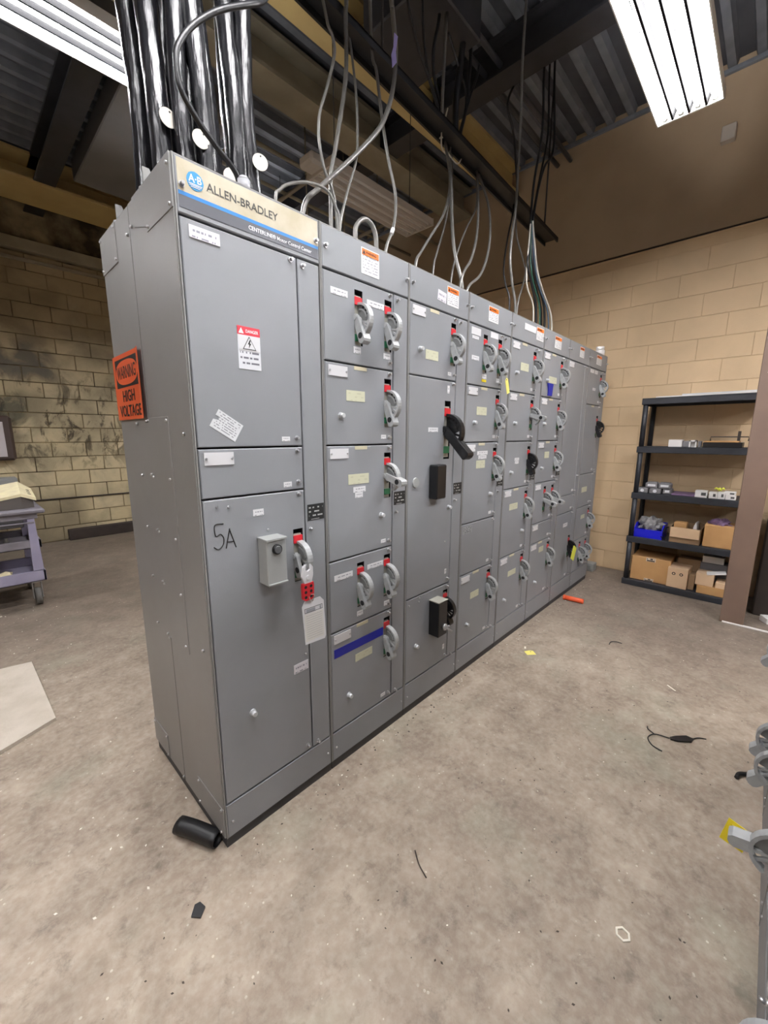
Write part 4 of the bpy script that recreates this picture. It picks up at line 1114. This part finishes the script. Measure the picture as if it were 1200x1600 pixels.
sbox(4.21, -.672, -.722, l4, .056, .08, 'box_slate', 'slate grey box beside the white box on the second shelf', name='small_box')
fz = MB().box(0, .05, -.028, -.016, 0, .064).box(0, .05, .016, .028, 0, .064).box(0, .05, -.028, .028, .052, .064).box(.045, .05, -.028, .028, 0, .064)
add('white_stand', fz.mesh('white_stand', 'box_white'), None, (4.20, -.748, l4), label='small white open frame on the second shelf', cat='frame', group='things on the black shelf')
sbox(4.22, -.784, -.808, l4, .055, .06, 'box_slate', 'narrow grey box between the white frame and dark tray', name='small_box')
tr = MB().box(0, .30, -.135, .135, 0, .045, 0, .003)
add('dark_tray', tr.mesh('dark_tray', 'blackp'), None, (4.20, -.955, l4), label='flat dark tray at right on the second shelf', cat='tray', group='things on the black shelf')
add('flat_carton', B(0, .26, -.12, .12, 0, .014, 'card', .002), None, (4.21, -.945, l4 + .045), label='flat brown carton lying on the dark tray', cat='box', group='things on the black shelf')
rk = MB().tube([(0, -.10, .0), (0, -.10, .035), (0, .16, .035), (0, .16, 0)], .005, n=6, sub=1).box(-.012, .012, -.045, -.025, 0, .085)
add('rod_rack', rk.mesh('rod_rack', 'base_brown'), None, (4.32, -1.02, l4 + .059), label='thin dark rod rack standing on the flat carton', cat='rack', group='things on the black shelf')
# third shelf
for k, (y0, y1, z, h, x, lab) in enumerate([(-.35, -.445, l3, .052, 4.20, 'lower left grey breaker at the left end of the third shelf'), (-.455, -.55, l3, .052, 4.20, 'lower right grey breaker on the third shelf'), (-.415, -.515, l3 + .052, .050, 4.22, 'upper left grey breaker stacked on the third shelf'), (-.52, -.62, l3 + .052, .050, 4.23, 'upper right grey breaker stacked on the third shelf'), (-.56, -.63, l3, .052, 4.24, 'grey breaker at the right foot of the breaker stack')]):
    t = add('breaker', None, None, (x, (y0 + y1) / 2, z), label=lab, cat='breaker', group='grey breakers on the third shelf')
    w = y0 - y1
    add('case', MB().box(0, .12, -w / 2, w / 2, 0, h, 0, .006).box(.03, .09, -w / 2 + .01, w / 2 - .01, h, h + .008 if k > 1 else h, 0).mesh('case', 'box_slate'), t)
    add('face_label', MB().cyl((-.0008, 0, h / 2), (.0005, 0, h / 2), .016, n=14).mesh('face', 'white') if k < 2 else B(-.0008, .0005, -w / 2 + .015, w / 2 - .02, h * .35, h * .75, 'p_white'), t)
add('purple_tray', B(0, .20, -.09, .09, 0, .018, 'purple', .004), None, (4.20, -.725, l3), label='flat dull purple strip in the middle of the third shelf', cat='tray', group='things on the black shelf')
for (y0, y1, z, h, x, lab) in [(-.815, -.905, l3, .062, 4.21, 'white printed box left of the white box cluster on the third shelf'), (-.918, -.975, l3, .058, 4.20, 'white box second from left in the third shelf cluster'), (-.978, -1.030, l3, .062, 4.20, 'white box in the middle of the third shelf cluster'), (-1.034, -1.105, l3, .038, 4.20, 'low white box at right of the third shelf cluster'), (-1.02, -1.10, l3 + .039, .03, 4.21, 'thin white box lying on the low white box')]:
    t = add('small_box', None, None, (x, (y0 + y1) / 2, z), label=lab, cat='box', group='white boxes on the third shelf')
    w = y0 - y1
    add('carton', B(0, .09, -w / 2, w / 2, 0, h, 'box_white', .002), t)
    add('printed_patch', B(-.0006, .0004, -w / 2 + .01, .0, h * .3, h * .75, 'ink_grey'), t)
yk = MB()
for a in range(6):
    yk.tube([(0, 0, .01), (.02 * math.cos(a), .025 * math.sin(a), .03), (.03 * math.cos(a + .6), .035 * math.sin(a + .6), .012 + .01 * (a % 3))], .006, n=6)
add('yellow_cap_bunch', yk.mesh('yellow_cap_bunch', 'neon'), None, (4.25, -.985, l3 + .063), label='small yellow plastic bunch on the white boxes', cat='plastic piece', group='things on the black shelf')
# fourth shelf
bn = add('parts_bin', None, None, (4.20, -.49, l2), (0, 0, 0), label='bright blue plastic parts bin on the fourth shelf', cat='bin', group='things on the black shelf')
bz = MB()
bz.box(0, .26, -.115, .115, 0, .008)
bz.prism_y([(0, 0), (.008, 0), (.008, .085), (-.012, .085)], -.115, .115)
for s in (-1, 1):
    bz.prism_y([(-.012, .085), (0, 0), (.26, 0), (.26, .135), (.06, .135)], s * .115 - .004, s * .115 + .004)
bz.box(.252, .26, -.115, .115, 0, .135)
add('bin_body', bz.mesh('bin_body', 'blue_bin'), bn)
def heap(name, m, x, y, z, rx, ry, rz, label, seed, cat='parts', parent=None, group='things on the black shelf'):
    bm = bmesh.new()
    bmesh.ops.create_icosphere(bm, subdivisions=3, radius=1)
    rnd = random.Random(seed)
    ph = [rnd.random() * 6 for _ in range(6)]
    for v in bm.verts:
        c = v.co
        k = 1 + .18 * math.sin(5 * c.x + ph[0]) * math.cos(4 * c.y + ph[1]) + .14 * math.sin(9 * c.y + 7 * c.z + ph[2]) + .08 * math.sin(15 * c.x + ph[3])
        v.co = Vector((c.x * rx * k, c.y * ry * k, max(-.25, c.z) * rz * k))
    me = bpy.data.meshes.new(name); bm.to_mesh(me); bm.free()
    me.materials.append(M[m])
    return add(name, me, parent, (x, y, z), label=label, cat=cat, group=group)
heap('grey_cloth', 'rag', 4.32, -.49, l2 + .105, .11, .10, .10, 'grey rag and parts heaped in the blue bin', 3, 'rag')
ob = add('open_carton', None, None, (4.19, -.785, l2), (0, 0, -.03), label='dull open carton of papers under a pale flap on the fourth shelf', cat='box', group='things on the black shelf')
oc = MB().box(0, .28, -.118, .118, 0, .006)
for (a, b, c, d, h) in ((0, .005, -.118, .118, .135), (.275, .28, -.118, .118, .16), (0, .28, -.118, -.113, .15), (0, .28, .113, .118, .15)):
    oc.box(a, b, c, d, 0, h)
add('carton_body', oc.mesh('carton_body', 'card_dull'), ob)
add('front_flap', MB().prism_y([(-.003, .055), (-.018, .055), (-.020, .150), (-.004, .150)], -.112, .112).mesh('front_flap', 'card_pale'), ob)
add('brown_packet', B(.04, .14, .0, .10, .10, .19, 'card', .004), ob)
for k in range(6):
    add('paper_sheet', B(.05, .20, -.002, .002, .02, .18 + .01 * (k % 3), 'box_white'), ob, (0, -.03 - .012 * k, 0), (.15 - .05 * k, 0, 0))
sbox(4.20, -.922, -1.15, l2, .205, .25, 'card', 'tall brown open carton at the right end of the fourth shelf', bev=.004)
heap('purple_wrap', 'purple', 4.32, -1.02, l2 + .205, .09, .08, .05, 'dull purple plastic wrap on the tall brown carton', 5, 'plastic wrap')
add('cable_coil', MB().tube([(4.22, -.63, l2 + .006), (4.20, -.60, l2 + .04), (4.26, -.62, l2 + .11), (4.30, -.64, l2 + .12)], .006, n=6).mesh('cable_coil', 'wire_black'), label='short dark cable end beside the blue bin', cat='cable', group='things on the black shelf')
# bottom shelf
bb_ = add('carton', None, None, (4.225, -.541, l1), (0, 0, .02), label='large brown carton at the left end of the bottom shelf', cat='box', group='things on the black shelf')
add('carton_body', MB().box(0, .36, -.165, .165, 0, .245, 0, .004).mesh('carton_body', 'card'), bb_)
add('carton_label', B(-.04, .04, -.001, .001, .208, .245, 'p_carton'), bb_, (0, 0, 0), (0, 0, -PI / 2))
add('carton_label', B(-.04, .04, -.001, .001, .002, .030, 'p_carton'), bb_, (0, 0, 0), (0, 0, -PI / 2))
add('open_flap', MB().prism_y([(.34, .245), (.36, .245), (.40, .33), (.385, .335)], -.168, .168).mesh('open_flap', 'card_dull'), bb_)
sm = add('carton', None, None, (4.20, -.772, l1), (0, 0, -.05), label='small brown carton with round print marks on the bottom shelf', cat='box', group='things on the black shelf')
add('carton_body', B(0, .22, -.080, .080, 0, .200, 'card_pale', .003), sm)
for y in (.03, -.03):
    add('print_mark', MB().cyl((-.0006, y, .14), (.0006, y, .14), .015, n=12, mi=0).cyl((-.0010, y, .14), (.0, y, .14), .008, n=10, mi=1).mesh('mark', ['ink', 'card_pale']), sm)
sbox(4.40, -.74, -.95, l1, .26, .14, 'card_dull', 'dull carton standing at the back of the bottom shelf')
sbox(4.24, -.858, -.905, l1, .15, .15, 'card_dull', 'narrow dull carton beside the small brown carton')
sbox(4.195, -.93, -1.13, l1, .078, .25, 'card', 'flat carton under a stack at right on the bottom shelf')
sbox(4.20, -.912, -1.045, l1 + .078, .115, .16, 'card_pale', 'pale carton on top of the flat carton on the bottom shelf')
sbox(4.20, -1.06, -1.15, l1 + .078, .055, .16, 'card_pale', 'low pale carton at the far right of the bottom shelf')
sbox(4.37, -.92, -1.12, l1 + .078, .18, .15, 'box_slate', 'slate box behind the pale cartons on the bottom shelf', name='small_box')
sbox(4.38, -.93, -1.09, l1 + .258, .065, .13, 'box_white', 'white box on top of the slate box on the bottom shelf', name='small_box')
add('paper_fold', B(0, .10, -.07, .07, 0, .012, 'box_white', .002), None, (4.20, -1.06, l1 + .20), (-.22, 0, .1), label='folded white paper lying over the pale cartons', cat='paper', group='things on the black shelf')

# ------------------------------------------------------------------ utility cart at the left
ct = add('utility_cart', None, None, (-.075, 3.36, 0), label='grey and lavender plastic utility cart at the left edge', cat='cart')
CL, CD = 1.0, .62
def tray(z, h, m, rim=.10, lip=.0):
    t = MB()
    t.box(-CL - lip, lip, -lip, CD + lip, z, z + .012, 0, .004)
    for (a, b, c, d) in ((-CL - lip, lip, -lip, .02 - lip), (-CL - lip, lip, CD - .02 + lip, CD + lip), (-CL - lip, -CL + .02 - lip, -lip, CD + lip), (-.02 + lip, lip, -lip, CD + lip)):
        t.box(a, b, c, d, z, z + h, 0, .004)
    return t.mesh('tray', m)
add('bottom_tray', tray(.225, .10, 'cart_lav'), ct)
add('middle_tray', tray(.535, .075, 'cart_grey'), ct)
tt = MB().box(-CL - .03, .055, -.03, CD + .03, .845, .885, 0, .012).box(-CL, 0, 0, CD, .80, .85, 0, .004)
add('top_tray', tt.mesh('top_tray', 'cart_grey'), ct)
add('drawer', B(-CL + .1, -.10, -.004, .30, .735, .80, 'cart_dark', .006), ct)
add('drawer_rail', B(-CL + .02, -.03, -.012, .0, .762, .775, 'cart_grey', .002), ct)
for x in (-.045, -CL + .045):
    for y in (.02, CD - .02):
        p = MB().prism_y([(-.04 if x > -.5 else -.03, .33), (.035, .33), (.02, .80), (-.03, .80)], -.025, .025)
        add('post', p.mesh('post', 'cart_lav'), ct, (x, y, 0))
        c = add('caster', MB().cyl((-.022, 0, .078), (.022, 0, .078), .078, n=20).cyl((-.024, 0, .078), (.024, 0, .078), .03, n=12).mesh('wheel', 'wheel'), ct, (x - .03, y + .03, 0))
        add('fork', MB().box(-.036, -.028, -.02, .02, .06, .22, 0, .002).box(.028, .036, -.02, .02, .06, .22, 0, .002).box(-.036, .036, -.03, .03, .21, .228, 0, .002).mesh('fork', 'screw'), c)
it = add('bench_instrument', None, None, (-.16, 3.45, .886), label='cream desktop instrument on the utility cart top', cat='instrument')
im = bmesh.new()
V = [im.verts.new(p) for p in [(-.46, -.03, .05), (.0, -.03, .135), (.105, .02, .085), (.105, .30, .145), (.02, .33, .215), (-.44, .33, .13), (-.46, -.03, .03), (.0, -.03, .11), (.105, .02, .06), (.105, .30, .12), (.02, .33, .19), (-.44, .33, .105)]]
for f in ((0, 1, 4, 5), (1, 2, 3, 4), (6, 7, 10, 11), (7, 8, 9, 10), (0, 1, 7, 6), (1, 2, 8, 7), (2, 3, 9, 8), (3, 4, 10, 9), (4, 5, 11, 10), (5, 0, 6, 11)):
    im.faces.new([V[q] for q in f])
bmesh.ops.recalc_face_normals(im, faces=im.faces)
me = bpy.data.meshes.new('lid'); im.to_mesh(me); im.free(); me.materials.append(M['instr'])
add('lid', me, it)
im = bmesh.new()
V = [im.verts.new(p) for p in [(-.45, -.02, 0), (0, -.02, 0), (.085, .03, 0), (.085, .29, 0), (-.43, .32, 0), (-.45, -.02, .032), (.0, -.02, .112), (.085, .03, .072), (.085, .29, .125), (-.43, .32, .105)]]
for f in ((0, 1, 6, 5), (1, 2, 7, 6), (2, 3, 8, 7), (3, 4, 9, 8), (4, 0, 5, 9), (4, 3, 2, 1, 0)):
    im.faces.new([V[q] for q in f])
bmesh.ops.recalc_face_normals(im, faces=im.faces)
me = bpy.data.meshes.new('base'); im.to_mesh(me); im.free(); me.materials.append(M['instr_dark'])
add('dark_base', me, it)
for k in range(3):
    add('socket', B(-.012, .012, -.012, .012, -.004, .004, 'ink'), it, (.066, .08 + .055 * k, .118 + .012 * k), (0, .44, 0))
add('cart_tool', MB().cyl((-.02, 0, 0), (.02, 0, 0), .03, n=10).cyl((0, 0, 0), (0, 0, .05), .012, n=8).mesh('cart_tool', 'wire_grey'), None, (-.30, 3.5, .565 + .012), label='small metal fitting on the cart middle tray', cat='fitting')
heap('cream_rag', 'instr', -.37, 3.50, .25, .10, .08, .07, 'cream crumpled rag in the cart bottom tray', 9, 'rag', group=None)
# wall things at the far left
pn = add('wall_panel', None, None, (-.25, 6.05, 1.20), label='brown edged panel on the back wall at the left edge', cat='panel')
add('case', B(-.5, .31, -.10, .035, 0, .58, 'panel_brown', .03), pn)
add('face', B(-.46, .22, -.108, -.098, .05, .50, 'panel_pale', .004), pn)
add('wall_cabinet', MB().box(-.8, .02, 5.85, 6.08, .45, .98, 0, .01).box(-.78, .0, 5.84, 5.86, .48, .95, 0, .006).mesh('wall_cabinet', 'box_grey'), label='pale grey cabinet end behind the cream instrument', cat='cabinet')
add('steel_channel', MB().box(-.08, -.02, 5.50, 5.60, 3.25, 4.36).box(.02, .10, 5.50, 5.60, 3.25, 4.36).box(-.08, .10, 5.56, 5.60, 3.25, 4.36).mesh('steel_channel', 'drab_steel'), label='hanging steel channel at the top left of the back wall', cat='channel')
cable('wall_cable', [(-1.5, 6.075, .632), (0, 6.075, .628), (1.0, 6.075, .622), (2.5, 6.075, .622)], .010, 'base_brown', 'dark cable running low along the stained back wall', sub=2)

# ------------------------------------------------------------------ floor things
add('concrete_pad', MB().prism_z([(-1.6, 2.42), (-.338, 2.155), (-.322, 1.34), (-.555, 1.235), (-1.5, .95)], 0, .018).mesh('concrete_pad', 'pad'), label='pale concrete pad on the floor at the left edge', cat='pad')
# split black sleeve by the cabinet corner
sl = bmesh.new()
ringN, seg = 14, 8
prev = None
for i in range(seg + 1):
    t = i / seg
    c = Vector((-.098 + .082 * t, .205 - .165 * t, .030 + .003 * math.sin(t * 5)))
    ax = Vector((.082, -.165, 0)).normalized(); u = Vector((ax.y, -ax.x, 0)); w = Vector((0, 0, 1))
    ring = []
    for ro in (.030, .026):
        for k in range(ringN):
            a = 2 * PI * k / ringN
            ring.append(sl.verts.new(c + u * math.cos(a) * ro * 1.12 + w * math.sin(a) * ro * .9))
    if prev:
        for k in range(ringN):
            f = sl.faces.new([prev[k], prev[(k + 1) % ringN], ring[(k + 1) % ringN], ring[k]]); f.smooth = True
            f = sl.faces.new([prev[ringN + k], ring[ringN + k], ring[ringN + (k + 1) % ringN], prev[ringN + (k + 1) % ringN]]); f.smooth = True
    if i in (0, seg):
        for k in range(ringN):
            sl.faces.new([ring[k], ring[(k + 1) % ringN], ring[ringN + (k + 1) % ringN], ring[ringN + k]])
    prev = ring
bmesh.ops.recalc_face_normals(sl, faces=sl.faces)
me = bpy.data.meshes.new('cable_sleeve'); sl.to_mesh(me); sl.free(); me.materials.append(M['wire_black'])
add('cable_sleeve', me, label='short black rubber sleeve lying at the nearest cabinet corner', cat='sleeve')
add('rubber_chip', MB().prism_z([(-.022, .0), (-.002, -.024), (.022, -.004), (.016, .022), (.0, .026)], 0, .006).mesh('rubber_chip', 'wire_black'), None, (-.162, -.125, 0), label='small square black chip on the floor near the camera', cat='chip')
hx = MB()
O = [(.022 * math.cos(PI / 3 * k), .022 * math.sin(PI / 3 * k)) for k in range(6)]
rim_o = [hx.bm.verts.new((*p, z)) for z in (0, .005) for p in O]
rim_i = [hx.bm.verts.new((p[0] * .72, p[1] * .72, z)) for z in (0, .005) for p in O]
for k in range(6):
    j = (k + 1) % 6
    for a, b_, c, d_ in ((rim_o[k], rim_o[j], rim_o[6 + j], rim_o[6 + k]), (rim_i[k], rim_i[j], rim_i[6 + j], rim_i[6 + k]), (rim_o[6 + k], rim_o[6 + j], rim_i[6 + j], rim_i[6 + k]), (rim_o[k], rim_o[j], rim_i[j], rim_i[k])):
        hx.bm.faces.new((a, b_, c, d_))
add('conduit_locknut', hx.mesh('conduit_locknut', 'chip'), None, (.728, -1.136, 0), (0, 0, .3), label='pale hexagonal conduit locknut lying on the floor', cat='nut')
add('floor_tag', MB().prism_z([(-.035, -.022), (.030, -.030), (.036, .020), (.012, .030), (-.030, .026)], .001, .0022).cyl((.012, .012, .0024), (.012, .012, .0012), .004, n=8, mi=1).mesh('floor_tag', ['yellow', 'void']), None, (2.147, -.22, 0), (0, 0, -.6), label='pale yellow tag lying on the floor in front of the fourth cabinet', cat='tag')
add('paper_scrap', B(-.016, .016, -.006, .006, 0, .004, 'chip', .001), None, (2.19, -.165, 0), (0, 0, .4), label='tiny white scrap beside the yellow floor tag', cat='scrap')
add('orange_pipe', MB().cyl((3.310, -.036, .022), (3.326, -.206, .022), .022, n=14).cyl((3.311, -.05, .022), (3.309, -.034, .022), .024, n=14).mesh('orange_pipe', 'orange_tube'), label='short orange pipe on the floor near the far cabinets', cat='pipe')
mk = MB().prism_z([(-.06, -.008), (-.03, -.020), (.035, -.020), (.058, .0), (.035, .022), (-.02, .016), (-.055, .006)], .002, .010).tube([(-.06, 0, .006), (-.12, .02, .01), (-.165, .0, .006), (-.175, -.05, .004), (-.15, -.09, .004)], .003, n=5).tube([(-.12, .02, .008), (-.13, .06, .006), (-.12, .085, .004)], .003, n=5).tube([(.05, 0, .006), (.09, .015, .004), (.125, .01, .003)], .003, n=5)
add('dark_strap', mk.mesh('dark_strap', 'wire_black'), None, (1.865, -1.135, 0), (0, 0, math.radians(-50)), label='black strap with a curled cord lying on the aisle floor', cat='strap')
add('cord_scrap', MB().tube([(-.05, -.02, .004), (-.02, .012, .006), (.02, .014, .006), (.05, -.01, .004)], .003, n=5).mesh('cord_scrap', 'wire_black'), None, (2.717, -.616, 0), (0, 0, -.8), label='thin curved black cord scrap in the middle of the aisle', cat='cord')
add('rubber_strip', MB().tube([(-.06, 0, .008), (-.03, .01, .012), (.02, .0, .010), (.06, .012, .01)], .009, n=6).mesh('rubber_strip', 'wire_black'), None, (1.79, -1.385, 0), (0, 0, -.6), label='short black rubber strip on the floor by the right edge', cat='strip')
add('wire_stick', MB().tube([(-.05, 0, .003), (0, .006, .003), (.05, 0, .003)], .0022, n=5).mesh('wire_stick', 'base_brown'), None, (.459, -.553, 0), (0, 0, math.radians(62)), label='thin dark wire piece on the floor in front of first cabinet', cat='wire')
add('white_sliver', B(-.055, .055, -.004, .004, 0, .004, 'chip', .001), None, (-.47, 3.28, 0), (0, 0, .15), label='white sliver on the floor below the cart', cat='scrap')
add('white_sliver', B(-.03, .03, -.004, .004, 0, .003, 'chip', .001), None, (2.35, -1.02, 0), (0, 0, .9), label='white sliver on the aisle floor toward the shelf', cat='scrap')
# loose grit: uncountable
gb = bmesh.new()
rg = random.Random(4)
def grit(n, xr, yr, smin, smax, mi):
    for _ in range(n):
        x, y, s = rg.uniform(*xr), rg.uniform(*yr), rg.uniform(smin, smax)
        if -.02 < x < 4.1 and -.03 < y < .78:
            continue
        a = rg.random() * 6
        v = [gb.verts.new((x + s * math.cos(a + q) * (1 if i % 2 else .6), y + s * math.sin(a + q) * (1 if i % 2 else .6), .0008)) for i, q in enumerate((0, 1.5, 3.1, 4.6))]
        t = gb.verts.new((x, y, s * .6))
        for i in range(4):
            f = gb.faces.new([v[i], v[(i + 1) % 4], t]); f.material_index = mi
grit(260, (-.5, 4.1), (-1.4, -.02), .002, .006, 0)
grit(90, (-.5, 4.1), (-1.4, -.02), .0015, .005, 1)
grit(60, (0, 4.05), (-.09, -.02), .002, .007, 1)
grit(60, (0, 4.05), (-.10, -.03), .003, .008, 0)
grit(60, (-.6, 0), (0, 3.5), .003, .008, 1)
me = bpy.data.meshes.new('floor_grit'); gb.to_mesh(me); gb.free()
me.materials.append(M['dirt']); me.materials.append(M['chip'])
add('floor_grit', me, label='loose grit and pale chips scattered over the floor', cat='grit', kind='stuff')
